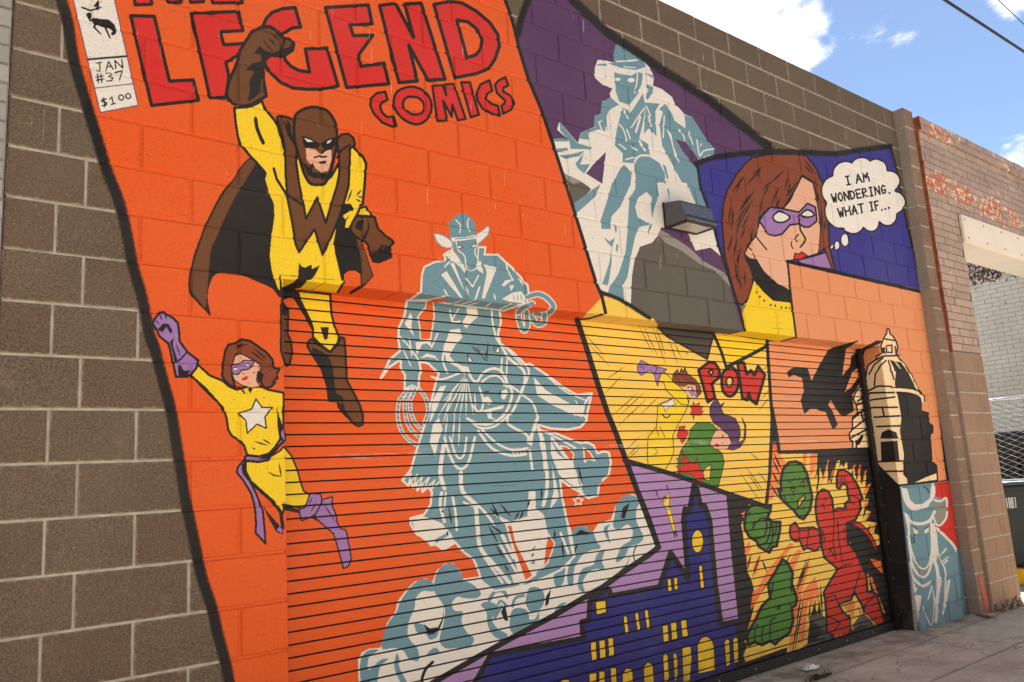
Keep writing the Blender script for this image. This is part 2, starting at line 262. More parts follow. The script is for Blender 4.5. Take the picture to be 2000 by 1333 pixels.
    F('purple','g6',[(850,735),(900,715),(940,600),(1025,610),(1035,650),(1030,690),(985,770),(940,800),(870,825),(855,770)],0,B,2.4); MANY(B,'g6',[[(955,640),(930,690)],[(990,680),(945,755)],[(1040,670),(1150,840)]],2.2); F(B,'g6',[(945,798),(980,788),(1002,832)])
    F('purple','g5',[(75,180),(90,140),(130,90),(170,80),(200,110),(240,130),(280,170),(290,240),(295,320),(330,370),(360,410),(450,480),(430,540),(390,590),(350,610),(265,610),(240,490),(205,340),(130,280),(110,230)],0,B,4)
    F(B,'g5',[(115,225),(160,175),(205,180),(238,235),(222,262),(185,205),(155,250)]); F(B,'g5',[(280,520),(300,508),(330,560),(390,555),(350,605),(285,605)]); LN(B,'g5',[(240,495),(290,480),(355,410)],3); F(B,'g5',[(215,330),(250,285),(240,350),(280,480),(255,480)])
    MANY(B,'g5',[[(130,95),(150,150)],[(98,145),(130,185)],[(175,85),(185,140)],[(265,345),(300,440)]],2.6)
    F('hair','g5',[(640,600),(645,520),(665,400),(690,350),(750,335),(800,305),(870,320),(930,360),(1000,410),(1050,470),(1065,540),(1107,545),(1080,600),(1092,620),(1050,650),(1072,655),(1040,690),(990,702),(940,640),(920,560),(900,480),(860,470),(760,420),(740,480),(720,560),(720,600),(745,692),(700,680),(660,640)],0,B,4)
    F('skin','g5',[(745,440),(790,420),(850,450),(900,480),(950,505),(958,540),(945,570),(930,570),(920,640),(950,690),(880,702),(800,680),(740,640),(720,590),(720,540)],0,B,2)
    F(B,'g5',[(940,560),(990,600),(1040,640),(990,640),(960,690),(930,620)],0); F(B,'g5',[(752,385),(765,345),(860,345),(805,362)]); MANY(B,'g5',[[(900,380),(1010,470)],[(870,400),(980,480)],[(1020,560),(1070,600)]],3); F('hair','g5',[(975,600),(1060,560),(1085,590),(1040,660),(990,690),(965,650)])
    F('purple','g5',[(715,560),(720,510),(790,500),(820,475),(903,480),(890,520),(850,550),(800,555),(770,590),(730,590)],0,B,2.2); EL('white','g5',750,547,20,12,B,1.5); EL('white','g5',851,514,20,12,B,1.5)
    F('lip','g5',[(792,630),(825,608),(858,606),(842,635),(815,642)]); MANY(B,'g5',[[(800,580),(815,590)],[(895,585),(905,570)],[(935,520),(945,555)]],2); F(B,'g5',[(720,690),(800,690),(830,745),(820,755),(790,710)]); F(B,'g5',[(845,705),(890,702),(870,748)])
    F('white','g5',[(915,790),(965,860),(1050,860),(990,935),(1000,1030),(925,995),(845,1070),(835,970),(775,905),(880,875)],0,B,2.4)
    # ---- rider on the wall, lintel and door
    T, W = 'teal', 'white'
    # dust clouds
    F(W,None,P('h2',[(60,1420),(75,1307),(70,1150),(100,1090),(150,1065),(230,1060),(260,1000),(280,880),(340,800),(360,720),(420,640),(480,580),(560,555),(610,580),(640,500),(700,450),(760,450),(810,500),(830,560),(960,540),(1000,590),(1270,570),(1330,560),(1400,520),(1440,430),(1480,400),(1600,380),(1620,250),(1660,200),(1720,185),(1770,220),(1810,160),(1900,130)])+P('h1',[(1600,740),(1640,620),(1700,560),(1760,540),(1800,560),(1830,640),(1880,760),(1945,920)])+Db[11:19]+P('px',[(700,1420)]),0)
    for q in ([(240,1060),(280,900),(350,800),(380,720),(480,590),(560,560),(612,590),(620,650),(540,650),(490,700),(480,770),(440,870),(430,960),(460,1020),(500,1060),(510,1150),(440,1140),(400,1080),(330,1060)],
              [(620,640),(640,520),(700,455),(770,460),(820,530),(835,570),(900,600),(960,660),(930,700),(840,700),(790,690),(750,740),(770,790),(830,800),(820,870),(860,950),(910,990),(880,1050),(790,1060),(700,1060),(660,1000),(690,880),(700,780),(670,720)],
              [(960,750),(1000,725),(1060,740),(1085,790),(1040,850),(1080,920),(1150,960),(1130,1000),(1060,980),(1010,900),(1000,800)],[(1180,800),(1230,770),(1300,800),(1300,930),(1220,970),(1170,920)],[(1290,680),(1310,630),(1360,620),(1410,650),(1420,720),(1380,790),(1320,800),(1285,740)],
              [(90,1290),(90,1150),(140,1080),(220,1075),(150,1130),(150,1220),(230,1150),(290,1140),(230,1200),(200,1330),(120,1330)],[(350,1100),(335,1200),(380,1310),(430,1320),(370,1200),(370,1140)],[(570,1110),(620,1060),(660,1080),(640,1110)],[(1300,860),(1350,850),(1380,800),(1370,900),(1320,910)],[(1480,830),(1520,750),(1580,730),(1530,780)],[(480,880),(540,890),(600,920),(650,930),(640,980),(590,1000),(560,960),(500,950)]):
        F(T,'h2',q,1)
    LN(T,'h2',[(1020,715),(1060,655),(1120,650),(1150,690)],7,1); LN(T,'h2',[(1070,790),(1100,720),(1150,760)],5,1); LN(T,'h2',[(1190,760),(1210,700),(1270,680)],6,1); LN(T,'h2',[(1060,840),(1110,760)],6)
    for q in ([(1310,870),(1340,790),(1400,775),(1470,810),(1500,880),(1530,930),(1450,950),(1390,990),(1340,1080),(1330,1200),(1290,1180),(1300,1060),(1350,980),(1320,960)],
              [(1630,700),(1650,600),(1720,550),(1790,560),(1812,600),(1790,650),(1790,740),(1840,850),(1800,900),(1740,920),(1700,1000),(1640,1030),(1680,920),(1750,870),(1760,800),(1720,760),(1660,800),(1620,770)],[(1190,1150),(1210,1090),(1270,1060),(1260,1180),(1210,1210)],
              [(1370,1150),(1400,1080),(1480,1050),(1500,980),(1560,940),(1540,1020),(1560,1090),(1500,1080),(1440,1110),(1400,1180),(1420,1260),(1370,1220)],[(1600,900),(1560,830),(1555,780),(1600,760),(1580,800)],[(1640,1130),(1680,1080),(1720,1040),(1740,980),(1720,1060)]):
        F(T,'h1',q,1)
    for q in ([(545,885),(590,920),(650,910),(685,840),(690,765),(692,845),(665,920),(620,960),(580,965)],[(1135,745),(1105,800),(1130,860),(1158,867),(1150,820)],[(1468,630),(1430,690),(1425,762),(1450,740)],[(1642,240),(1680,205),(1740,225),(1742,242)]): F(B,'h2',q)
    F(B,'h1',[(1742,600),(1690,640),(1676,708),(1702,722),(1722,660)]); LN(B,'h2',[(612,1163),(560,1215),(535,1280),(540,1340)],5,1); LN(B,'h1',[(1790,910),(1768,970),(1780,1035)],2,1)
    # horse and rider: grey-blue, edged white
    body = P('g7',[(270,865),(250,990)])+P('g8',[(205,170),(200,270),(215,360),(130,430),(55,588),(130,490),(220,430),(220,500),(255,560),(250,670),(365,660),(370,560),(385,530),(370,450),(440,460),(530,545),(510,600),(480,720),(440,880),(370,1100),(300,1330)])+P('h1',[(95,440),(140,480),(150,440),(175,495),(200,460),(205,515),(240,470),(240,525),(280,490),(310,525),(300,620),(250,690),(155,715),(155,760),(200,830),(280,870),(300,910),(340,905),(390,945),(480,890),(540,960),(610,1010),(640,1080),(670,1170),(760,1240),(1000,1200),(1240,1090),(1340,990),(1310,800),(1290,750),(1250,560),(1237,432),(1300,480),(1370,520),(1440,570),(1510,550),(1520,460),(1590,400),(1605,310),(1590,240)])+P('g8',[(1870,1178),(1820,1195),(1790,1130),(1740,1105),(1680,1110),(1600,1080),(1480,1030),(1340,1005),(1340,962),(1440,990),(1580,1000),(1680,980),(1730,930),(1740,850),(1775,705),(1650,717),(1550,660),(1400,550),(1270,465),(1230,470),(1130,370),(1030,300),(1010,220),(1035,130),(1025,30),(1020,-40)])
    F(T,None,body,0,W,4.2)
    # white passages, then the orange that shows between limbs
    for fr, q in (('h1',[(155,715),(250,700),(380,750),(450,830),(480,890),(390,945),(340,905),(300,910),(200,830)]),('h1',[(740,670),(880,740),(1000,700),(1010,520),(1060,520),(1060,640),(1120,690),(1150,830),(1130,920),(1110,1070),(1060,1130),(960,1200),(900,1180),(880,1120),(930,1100),(840,760)]),
                  ('h1',[(1170,150),(1220,250),(1330,330),(1400,470),(1390,520),(1300,460),(1230,400),(1170,250)]),('g8',[(1300,570),(1400,680),(1600,790),(1720,800),(1700,900),(1600,870),(1450,800),(1330,720)]),('g8',[(620,190),(700,180),(722,250),(660,320),(615,400),(650,440),(710,480),(770,490),(740,560),(690,500),(590,440),(565,330),(600,250)]),
                  ('g8',[(750,-10),(835,-10),(850,80),(800,125),(750,180),(720,130),(760,60)]),('g8',[(300,50),(250,140),(330,245),(305,160),(315,90)]),('g8',[(350,90),(395,20),(420,20),(370,110)]),('g8',[(340,290),(460,280),(470,330),(430,300),(390,310),(350,400)]),('g8',[(375,420),(430,380),(500,400),(540,460),(500,420),(430,410)]),
                  ('g8',[(480,760),(540,650),(590,640),(540,760),(500,860),(450,960)]),('g8',[(480,960),(530,900),(560,1000),(530,1080),(500,1220),(455,1100)]),('g8',[(890,740),(930,730),(965,770),(940,800),(900,780)]),('g8',[(1040,690),(1075,670),(1095,700),(1060,760),(1035,740)]),('g8',[(860,850),(1060,800),(1050,830),(960,850),(960,900),(1000,920),(930,910),(920,860)]),
                  ('h1',[(1000,980),(1060,910),(1060,940),(1020,980)]),('h1',[(1180,330),(1230,560),(1160,660),(1190,520)])):
        F(W,fr,q)
    for fr, q in (('g8',[(432,-60),(482,-60),(492,80),(462,270),(382,270),(376,180),(360,80),(420,10)]),('h1',[(850,765),(888,765),(920,900),(1040,1130),(985,1168),(900,930)]),('h1',[(1152,828),(1198,900),(1150,1030),(1115,1072),(1130,920)]),('h1',[(1240,190),(1290,200),(1335,250),(1328,312),(1280,270)]),('h1',[(1405,205),(1450,235),(1490,300),(1440,285),(1415,310)])):
        F('orange',fr,q,0,W,2.5)
    for q, w in (([(850,600),(890,540),(960,505),(1030,520),(1080,600),(1062,640)],5),([(880,615),(940,570),(1020,570),(1085,655)],4),([(860,660),(890,760),(880,830),(850,855),(800,800)],4),([(1085,620),(1125,690),(1110,780),(1060,880),(960,950),(860,955),(760,910)],5),([(780,920),(860,985),(980,975),(1090,890)],4),([(1040,320),(1100,420),(1210,510),(1232,590),(1200,700),(1130,850),(1085,890)],5),
                 ([(1130,370),(1255,500),(1245,600),(1200,700),(1290,780),(1335,900)],4),([(1090,350),(1210,480)],3),([(1080,620),(1180,690)],4),([(1045,420),(1040,520),(1075,600)],3.5),([(1085,430),(1080,560)],3),([(850,1010),(960,1150),(1110,1210),(1240,1200)],5),([(880,1000),(1000,1110),(1130,1165),(1250,1150)],4),([(1090,890),(1100,960),(1240,1040),(1265,1110)],5),([(1335,900),(1290,1030),(1280,1120)],6),([(1320,980),(1250,1100)],5),([(1270,1170),(1290,1320)],5),
                 ([(1345,1000),(1380,1130),(1400,1330)],8),([(1450,1070),(1530,1180),(1620,1290)],6),([(1370,1010),(1480,1060),(1640,1150)],4),([(520,220),(470,330)],3),([(620,30),(640,120),(700,120)],3.5),([(690,20),(640,100)],3),([(960,30),(970,150),(1000,260),(1040,320)],3.5),([(590,300),(560,430),(600,540)],4),([(760,500),(800,590),(850,620)],5),([(470,570),(560,590),(700,540)],4),([(210,240),(290,330),(370,440)],3),([(290,260),(310,400)],3),([(240,350),(300,480)],2.5),([(1400,560),(1560,690),(1720,760)],2.5),([(1760,720),(1700,830),(1720,900)],4),([(560,1160),(540,1330)],5)):
        LN(W,'g8',q,w,1)
    for a, b in (((740,570),(560,780)),((742,580),(590,870)),((745,590),(650,880)),((748,590),(700,890)),((755,590),(750,890)),((762,590),(810,880)),((690,620),(520,900)),((640,700),(560,960)),((820,700),(830,820)),((600,880),(580,1060)),((660,870),(640,1100)),((700,900),(690,1140)),((1640,760),(1700,870)),((1500,740),(1600,880)),((1560,800),(1640,890)),((1120,1165),(1150,1210)),((1150,1160),(1180,1205)),((1185,1155),(1210,1200)),((1215,1150),(1235,1200))): LN(W,'g8',[a,b],3.4,0,1,1)
    for q, w in (([(395,190),(370,380),(400,500)],8),([(520,385),(530,520),(620,620),(640,780),(660,930),(750,1040),(870,1180)],8),([(400,130),(440,260),(500,355),(570,320),(620,130)],5),([(440,130),(490,270),(540,260),(560,130)],4),([(1100,170),(1140,360),(1140,520),(1115,620)],7),([(690,1000),(820,1180)],5),([(540,600),(640,640)],4),([(620,600),(700,680),(760,760)],5),([(1290,750),(1310,880),(1330,970)],4),([(1240,820),(1300,980)],5),([(460,560),(480,680),(490,800)],5),([(380,530),(370,620),(400,740)],6),([(410,530),(400,640)],4),([(820,840),(900,1000)],7),([(800,900),(930,1120)],5)):
        LN(W,'h1',q,w,1)
    for q in ([(330,870),(425,815),(425,842),(340,895)],[(1010,960),(1060,910),(1055,935)],[(1020,1040),(1060,1010),(1050,1050)],[(1060,1110),(1090,1090),(1080,1125)],[(1350,330),(1370,460),(1400,500),(1470,480),(1530,420),(1540,450),(1480,510),(1400,520)],[(1400,320),(1440,400),(1540,290),(1500,380),(1440,450)]): F(T,'h1',q)
    LN(W,'h1',[(100,440),(160,390),(140,470),(205,395),(175,485),(245,410),(210,500),(290,420),(250,515),(330,440),(300,510),(365,450)],2.6); EL(B,'h1',385,667,8,8)
    MANY(B,'h1',[[(740,600),(800,720)],[(805,612),(882,705)],[(730,640),(790,705)],[(1000,640),(1018,575)],[(910,720),(942,668)],[(945,722),(972,660)],[(720,770),(782,885)],[(770,910),(832,1002)],[(830,1048),(868,1104)],[(1250,880),(1262,1004)],[(1340,962),(1362,898)],[(1103,500),(1103,575)],[(1195,800),(1200,865)],[(432,640),(452,755)],[(740,770),(830,830)],[(420,810),(425,840)],[(1370,340),(1395,465)],[(1030,990),(1045,970)]],3.4)
    MANY(B,'g8',[[(760,380),(770,440)],[(795,320),(850,380)],[(830,330),(880,400)],[(880,400),(920,450)],[(930,290),(920,420)],[(910,360),(925,440)],[(985,315),(975,360)],[(895,695),(940,690)],[(1030,680),(1025,730)]],2.2)
    F(W,'g8',[(762,395),(805,440),(775,458)],0,B,1.4); F(W,'g8',[(1000,340),(1015,320),(1025,372),(990,375)],0,B,1.4); LN(W,'h1',[(1370,510),(1400,520),(1375,560)],2.5)
    STAR('orange','h1',1368,590,40,W,2.4)
    for q in ([(270,690),(210,760),(195,880),(220,1000),(280,1080),(350,1125)],[(300,680),(258,760),(255,860),(290,980),(368,1060)],[(340,670),(300,760),(300,850),(335,940),(385,1000)],[(362,665),(420,740),(442,850),(410,950)]):
        LN(W,'g8',q,8,1); LN(T,'g8',q,5,1)
        pp = smooth(P('g8',q),3,False)
        for i in range(0,len(pp)-1): LN(W,None,[(pp[i][0]-3,pp[i][1]-1),(pp[i][0]+3,pp[i][1]+1.5)],1.1)
    LN(W,'g8',[(250,670),(310,640),(365,665)],3)
    # rider's bust on the wall, sleeves on the soffit
    F(T,'g7',[(383,795),(390,660),(410,590),(500,550),(590,540),(570,490),(630,455),(700,530),(760,600),(790,620),(840,600),(850,430),(910,430),(900,490),(1010,490),(1060,540),(1130,600),(1200,680),(1250,740),(1262,830),(1240,885),(1060,948),(700,905),(600,890),(420,862),(285,868)],0,W,3.6)
    for q in ([(900,570),(1005,592),(900,852),(878,842),(920,640)],[(545,655),(592,625),(722,842),(700,840),(600,720)],[(580,490),(640,465),(700,545),(760,605),(740,645),(700,590),(640,545)],[(840,560),(872,540),(892,645),(850,620)],[(1040,740),(1070,700),(1135,690),(1060,750)],[(1105,740),(1145,740),(1115,790)],[(620,560),(650,560),(740,790),(700,720)],[(1170,680),(1205,700),(1215,745)]): F(W,'g7',q)
    LN(W,'g7',[(750,680),(805,752),(852,660)],2.6); LN(W,'g7',[(860,755),(830,845)],4); LN(W,'g7',[(570,770),(600,830)],4,0,1,1); LN(W,'g7',[(1075,560),(1105,650),(1135,700)],2.6); LN(W,'g7',[(575,590),(620,545)],3); LN(W,'g7',[(980,810),(990,860)],4,0,1,1); LN(W,'g7',[(755,740),(770,820)],3,0,1,1)
    for a, b in (((430,862),(620,825)),((640,890),(780,850)),((760,905),(860,880)),((1010,940),(1130,890)),((900,925),(960,880)),((700,900),(830,860))): LN(W,'g7',[a,b],2.6,0,1,1)
    F('orange','g7',[(440,872),(520,850),(600,846),(560,880),(500,886)])
    F(T,'g7',[(635,380),(830,362),(848,420),(842,560),(830,600),(790,622),(755,602),(700,530),(650,450)]); LN(W,'g7',[(668,380),(690,455),(738,500),(757,600)],2.4,1); LN(W,'g7',[(845,400),(822,470),(850,530),(845,590)],2.4,1); LN(W,'g7',[(640,390),(640,460)],3)
    F(W,'g7',[(680,410),(732,434),(685,442)],0,B,1.2); F(W,'g7',[(788,430),(826,393),(826,432)],0,B,1.2)
    F(W,'g7',[(495,320),(560,332),(632,380),(636,432),(570,430),(520,392),(500,352)],1,T,2); F(W,'g7',[(833,332),(890,290),(932,260),(940,312),(900,360),(843,402)],1,T,2)
    F(T,'g7',[(622,352),(613,222),(640,200),(690,155),(750,155),(790,190),(827,240),(832,335),(740,372),(640,382)]); F(W,'g7',[(628,352),(740,348),(828,328),(830,360),(740,374),(640,384)]); LN(T,'g7',[(660,362),(760,355),(820,346)],2)
    LN(W,'g7',[(668,207),(710,252),(700,312)],2.2); LN(W,'g7',[(772,195),(760,240),(782,302)],2.2)
    for q in ([(1255,835),(1330,812),(1405,842),(1462,920),(1395,985),(1320,970)],[(1175,960),(1190,1050),(1222,1112),(1250,1070),(1242,960)],[(1285,1000),(1330,1060),(1382,1048),(1390,980)],[(1175,965),(1215,925),(1290,890)]):
        LN(W,'g7',q,13,1); LN(T,'g7',q,8.5,1)
    F('orange','g7',[(1280,905),(1330,888),(1395,912),(1372,958),(1300,962)]); F(W,'g7',[(1042,852),(1130,800),(1200,788),(1240,850),(1222,885),(1100,872)]); MANY(T,'g7',[[(1135,815),(1145,870)],[(1165,805),(1175,870)],[(1195,805),(1205,872)]],2.2)
    # ---- second rider on plum
    F('grey','h4',[(60,70),(130,100),(250,160),(345,225),(290,285),(185,355),(120,190)]); F('ridge','h4',[(60,75),(130,100),(250,165),(180,180),(110,140)])
    F('grey','h4',[(690,1270),(690,1090),(710,870),(760,760),(900,690),(960,640),(1100,740),(1250,850),(1440,950),(1560,1080),(1680,1480),(900,1440),(760,1310)]); F('ridge','h4',[(925,625),(960,590),(1050,640),(1200,740),(1350,870),(1540,980),(1580,1100),(1440,950),(1300,890),(1130,765),(1000,705)])
    F(W,None,P('h3',[(370,960),(450,955),(520,985),(400,880),(420,808),(585,1000),(610,910),(730,855),(730,760),(790,740),(800,630),(880,610),(865,560),(890,515),(800,480),(735,420),(735,330),(760,260),(830,265),(905,285),(905,200),(920,125),(950,122),(1000,150),(1170,270),(1230,340),(1258,420),(1250,490),(1330,520),(1420,590),(1440,640),(1530,745),(1600,770),(1620,820),(1700,930),(1795,1050),(1790,1110),(1660,1172),(1640,1120),(1540,990),(1450,965),(1520,1080),(1640,1230)])+P('h4',[(1290,100),(1330,250),(1380,380),(1430,520),(1480,720),(1502,832),(1400,745),(1265,772),(1190,600),(960,568),(930,640),(880,700),(770,740),(720,870),(700,1000),(690,1252),(640,1235),(480,1165),(430,1140),(380,1050),(320,850),(250,600),(200,440),(190,350),(300,270),(345,225),(250,160),(130,100),(60,70)])+P('h3',[(420,1180)]))
    F('plum','h3',[(832,1078),(720,1190),(655,1270),(800,1332+30)]); F(W,'h4',[(280,90),(425,175),(340,215),(240,130)])
    for q in ([(920,125),(950,122),(1000,150),(1170,270),(1190,320),(1100,350),(960,330),(850,290),(905,285),(905,200)],[(905,370),(960,385),(1060,400),(1110,370),(1100,480),(1080,560),(1130,545),(1040,662),(950,632),(920,540)],[(1120,365),(1162,380),(1150,480),(1110,560),(1090,540),(1115,470)],[(800,640),(870,590),(950,660),(870,700),(840,760),(845,900),(780,880),(730,850),(730,760),(785,745)],
              [(980,680),(1050,722),(1160,560),(1180,650),(1170,780),(1130,960),(1210,1010),(1222,1110),(1110,1130),(1080,1180),(980,1170),(980,1090),(910,1020),(930,880),(950,800)],[(1180,640),(1310,650),(1270,720),(1285,950),(1220,870),(1170,930),(1180,760)],[(1310,690),(1360,650),(1420,740),(1440,800),(1540,870),(1530,750),(1600,770),(1700,930),(1795,1050),(1790,1110),(1660,1172),(1640,1120),(1540,990),(1450,965),(1520,1080),(1640,1230),(1660,1350),(1510,1350),(1400,1150),(1330,1020),(1310,850)],
              [(420,810),(580,1000),(710,1035),(700,1055),(600,1052),(520,1052),(510,985),(430,890)],[(370,960),(450,955),(510,985),(380,985)],[(600,960),(612,912),(730,857),(790,872),(680,905),(690,970)],[(560,1180),(640,1090),(602,1190),(692,1188),(640,1272),(580,1222)],[(415,1110),(520,1098),(645,1068),(600,1112),(470,1142)],[(385,1050),(490,1040),(500,1065),(400,1080)],[(1185,470),(1255,505),(1245,560),(1200,620),(1185,590),(1215,530)],[(750,300),(830,290),(850,310),(760,312)],[(1150,360),(1250,400),(1255,430),(1170,370)],[(1080,1180),(1110,1130),(1200,1110),(1300,1170),(1370,1350),(1090,1350)],[(990,1190),(1060,1250),(1050,1350),(905,1350),(940,1260)]): F(T,'h3',q)
    EL(W,'h3',940,432,26,14); EL(W,'h3',1058,440,32,20)
    for q, w in (([(910,345),(1000,385),(1080,380)],2.4),([(930,275),(1110,262)],3),([(990,320),(1100,330)],2),([(1050,722),(1130,600)],2.4),([(1060,860),(1170,690)],2.6),([(1100,900),(1140,770)],4),([(950,830),(990,880),(1020,980)],2.4),([(1020,880),(1050,960)],2.6),([(990,700),(1030,780)],2.6),([(950,1010),(1010,1055)],2.6),([(1060,1030),(1110,1065)],2.6),([(1010,1145),(1090,1125)],3),([(1130,980),(1180,1065)],4),([(1190,670),(1230,760)],2.4),([(1210,760),(1240,850)],3),([(1480,880),(1520,930),(1530,980)],2.4),([(1570,900),(1602,1010)],2.4),([(1640,970),(1665,1110),(1700,1070),(1790,1050)],2.6),([(1680,1000),(1672,1030)],2),([(1700,1130),(1760,1105)],2.4),([(770,810),(800,890)],2.6),([(800,800),(775,812)],2),([(830,860),(840,910)],2.4),([(1350,760),(1340,950)],2.6),([(1090,1330),(1085,1180),(1130,1115),(1210,1110)],4)): LN(W,'h3',q,w,1)
    F(W,'h3',[(1300,700),(1340,722),(1302,850),(1312,990),(1282,962),(1272,780)]); F(W,'h3',[(1370,870),(1412,920),(1432,1030),(1505,1210),(1440,1100),(1410,980)]); F(W,'h3',[(1150,940),(1210,870),(1260,1000),(1190,1000),(1190,960)])
    for q in ([(640,30),(700,70),(690,180),(600,380),(520,470),(510,582),(430,580),(425,500),(480,330),(520,180),(590,80)],[(740,-10),(940,-10),(990,80),(1002,190),(940,120),(920,130),(940,280),(900,400),(880,490),(870,380),(880,300),(830,250),(760,300),(730,380),(750,470),(830,520),(882,540),(770,560),(730,640),(700,780),(690,830),(660,1010),(620,1080),(632,1212),(488,1152),(500,1100),(580,980),(640,800),(660,600),(670,430),(680,300),(730,230)],
              [(448,650),(500,690),(548,658),(520,760),(520,880),(490,1082),(440,1060),(500,880),(520,740),(480,700)],[(538,530),(567,560),(562,622),(550,600)],[(1010,220),(1030,230),(1035,335)],[(562,715),(580,720),(572,790),(556,770)],[(185,352),(300,270),(420,180),(380,290),(208,442)],[(1080,-10),(1230,-10),(1290,90),(1330,250),(1398,425),(1270,372),(1200,200)],[(970,10),(1000,20),(1025,130),(1010,140),(985,50)],[(850,560),(885,535),(845,640)]): F(T,'h4',q)
    F('plum','h4',[(958,562),(1190,618),(1255,755),(1400,745),(1502,832),(1545,982),(1340,868),(1200,738),(1050,632)]); F(W,'h4',[(1190,600),(1440,570),(1480,720),(1500,830),(1400,745),(1265,772),(1230,682)])
    F('sun','px',[(1178,578),(1200,582),(1222,592),(1250,607),(1282,627),(1286,640),(1132,628)]); F('grey','px',[(1278,626),(1455,646),(1426,655),(1290,641)])
    SOFT(B,'h4',[(420,1140),(560,1190),(660,1245),(760,1310),(860,1375)],4.5,3)
    SOFT(B,'px',[(1118,0),(1150,30),(1183,60),(1194,69),(1220,86),(1260,113),(1297,139),(1343,168),(1385,196),(1418,221),(1440,238),(1470,262),(1500,286)],8,9); SOFT(B,'px',[(1010,70),(1018,36),(1033,-5),(1058,-66),(1118,0)],7,6)
    # ---- thinking face
    blue = P('h5',[(130,240),(260,195),(500,165),(700,150),(960,150),(1200,165),(1400,135),(1632,110),(1680,260),(1740,600),(1800,850),(1882,1222),(830,1003),(860,1345),(435,1320),(360,1080),(290,870),(230,640),(150,410)])
    F('blue',None,blue)
    F('hair','h5',[(560,190),(700,165),(900,165),(980,180),(1050,270),(1110,400),(1130,560),(1150,700),(1160,900),(1205,1075),(1170,1060),(1120,900),(1070,950),(1090,700),(1050,500),(1030,400),(945,330),(900,430),(830,540),(800,590),(700,580),(610,660),(600,760),(580,810),(520,880),(500,960),(520,1010),(570,1100),(560,1170),(530,1290),(480,1345),(435,1320),(390,1150),(340,950),(320,700),(330,560),(360,450),(430,330),(500,240)],0,B,3)
    F('skin','h5',[(945,340),(1030,390),(1060,520),(1080,650),(1090,750),(1080,900),(1070,940),(980,970),(880,990),(832,1000),(852,1232),(740,1170),(640,1080),(590,990),(540,985),(500,950),(520,890),(590,800),(610,700),(800,590),(850,530),(900,430)],0,B,2)
    F(B,'h5',[(510,970),(590,990),(650,1080),(740,1170),(850,1235),(866,1350),(700,1330),(620,1230),(560,1130)])
    F('yellow','px',[(1473,549),(1490,570),(1510,588),(1546,592),(1555,660),(1524,668),(1427,654),(1456,646),(1449,612),(1462,585)])
    for x, y in ((1477.5,571),(1484,580),(1492,587.5),(1505,596),(1514,597.5),(1526,601),(1535,601.8),(1542,602.3)): EL(B,'px',x,y,1.9,2.4)
    F('purple','h5',[(610,690),(640,640),(700,580),(780,590),(920,620),(940,600),(990,550),(1050,580),(1062,690),(1000,735),(960,735),(920,710),(850,720),(790,790),(730,805),(680,790),(640,730)],0,B,3); F(W,'h5',[(718,655),(745,625),(780,612),(850,658),(800,697),(740,692)],1,B,3); F(W,'h5',[(936,640),(990,600),(1042,640),(990,658)],1,B,3)
    LN(B,'h5',[(922,640),(925,710),(932,760),(972,825),(970,848),(930,892)],3); LN(B,'h5',[(917,795),(895,820),(905,850)],2.4,1); LN(B,'h5',[(862,850),(860,880),(875,905)],2); LN(B,'h5',[(578,800),(670,912)],2.4); LN(B,'h5',[(520,885),(550,915)],2.4); LN(B,'h5',[(568,940),(580,990)],2)
    F('lip','h5',[(878,988),(890,940),(915,947),(942,930),(988,962),(930,988)],0,B,2); F('purple','h5',[(905,995),(1010,970),(1130,935),(1182,1065),(960,1035)],0,B,2.4)
    MANY(B,'h5',[[(510,320),(400,460)],[(470,350),(430,470)],[(620,290),(510,410)],[(630,265),(560,330)],[(610,280),(600,345)],[(840,330),(810,440)],[(855,400),(830,490)],[(910,380),(830,495)],[(810,290),(690,400)],[(690,400),(640,500)],[(640,500),(610,640)],[(770,420),(700,560)],[(775,510),(730,600)],[(955,200),(1050,320)],[(960,250),(1040,330)],[(950,330),(1075,410)],[(580,440),(470,600)],[(540,480),(450,620)],[(520,560),(430,700)],[(560,520),(460,700)],[(390,560),(370,720)],[(410,620),(390,760)],[(470,640),(430,800)],[(530,640),(480,740)],[(400,800),(370,930)],[(440,810),(410,980)],[(470,880),(430,1080)],[(430,1080),(480,1230)],[(500,1080),(500,1180)],[(1045,420),(1090,560)],[(1090,560),(1110,760)],[(1130,680),(1120,760)],[(1065,560),(1050,480)],[(560,760),(540,880)],[(500,740),(470,820)],[(420,1000),(440,1160)],[(640,440),(700,380)]],3)
    SOFT(B,'h5',[(120,240),(260,192),(500,160),(700,146),(960,150),(1200,163),(1400,133),(1636,104)],6.5,4); LN(B,'h5',[(1636,104),(1680,260),(1740,600),(1800,850),(1882,1222)],3.4); LN(B,'h5',[(128,240),(150,410),(230,640),(290,870),(360,1080),(440,1330),(500,1545)],4.6)
    MANY(B,'h5',[[(690,150),(662,60)],[(690,150),(702,70)],[(690,150),(735,100)],[(690,150),(640,110)]],4)
    cu = P('h5',[(1185,335),(1335,235),(1475,220),(1610,295),(1670,452),(1685,632),(1548,692),(1425,738),(1270,745),(1140,545)]); bub = []
    for i in range(len(cu)):
        (x0,y0),(x1,y1) = cu[i], cu[(i+1) % len(cu)]; hgt = (.3,.25,.32,.42,.42,.42,.42,.3,.3,.3)[i]
        for k in range(9):
            t = k/9; b = 4*t*(1-t); b = b**.75*hgt
            bub.append((x0+(x1-x0)*t + (y1-y0)*b, y0+(y1-y0)*t - (x1-x0)*b))
    F('white2',None,bub,0,B,2.6); EL('white2','h5',1280,837,32,50,B,2); EL('white2','h5',1218,878,21,34,B,2); EL('white2','h5',1180,889,8,15,B,1)
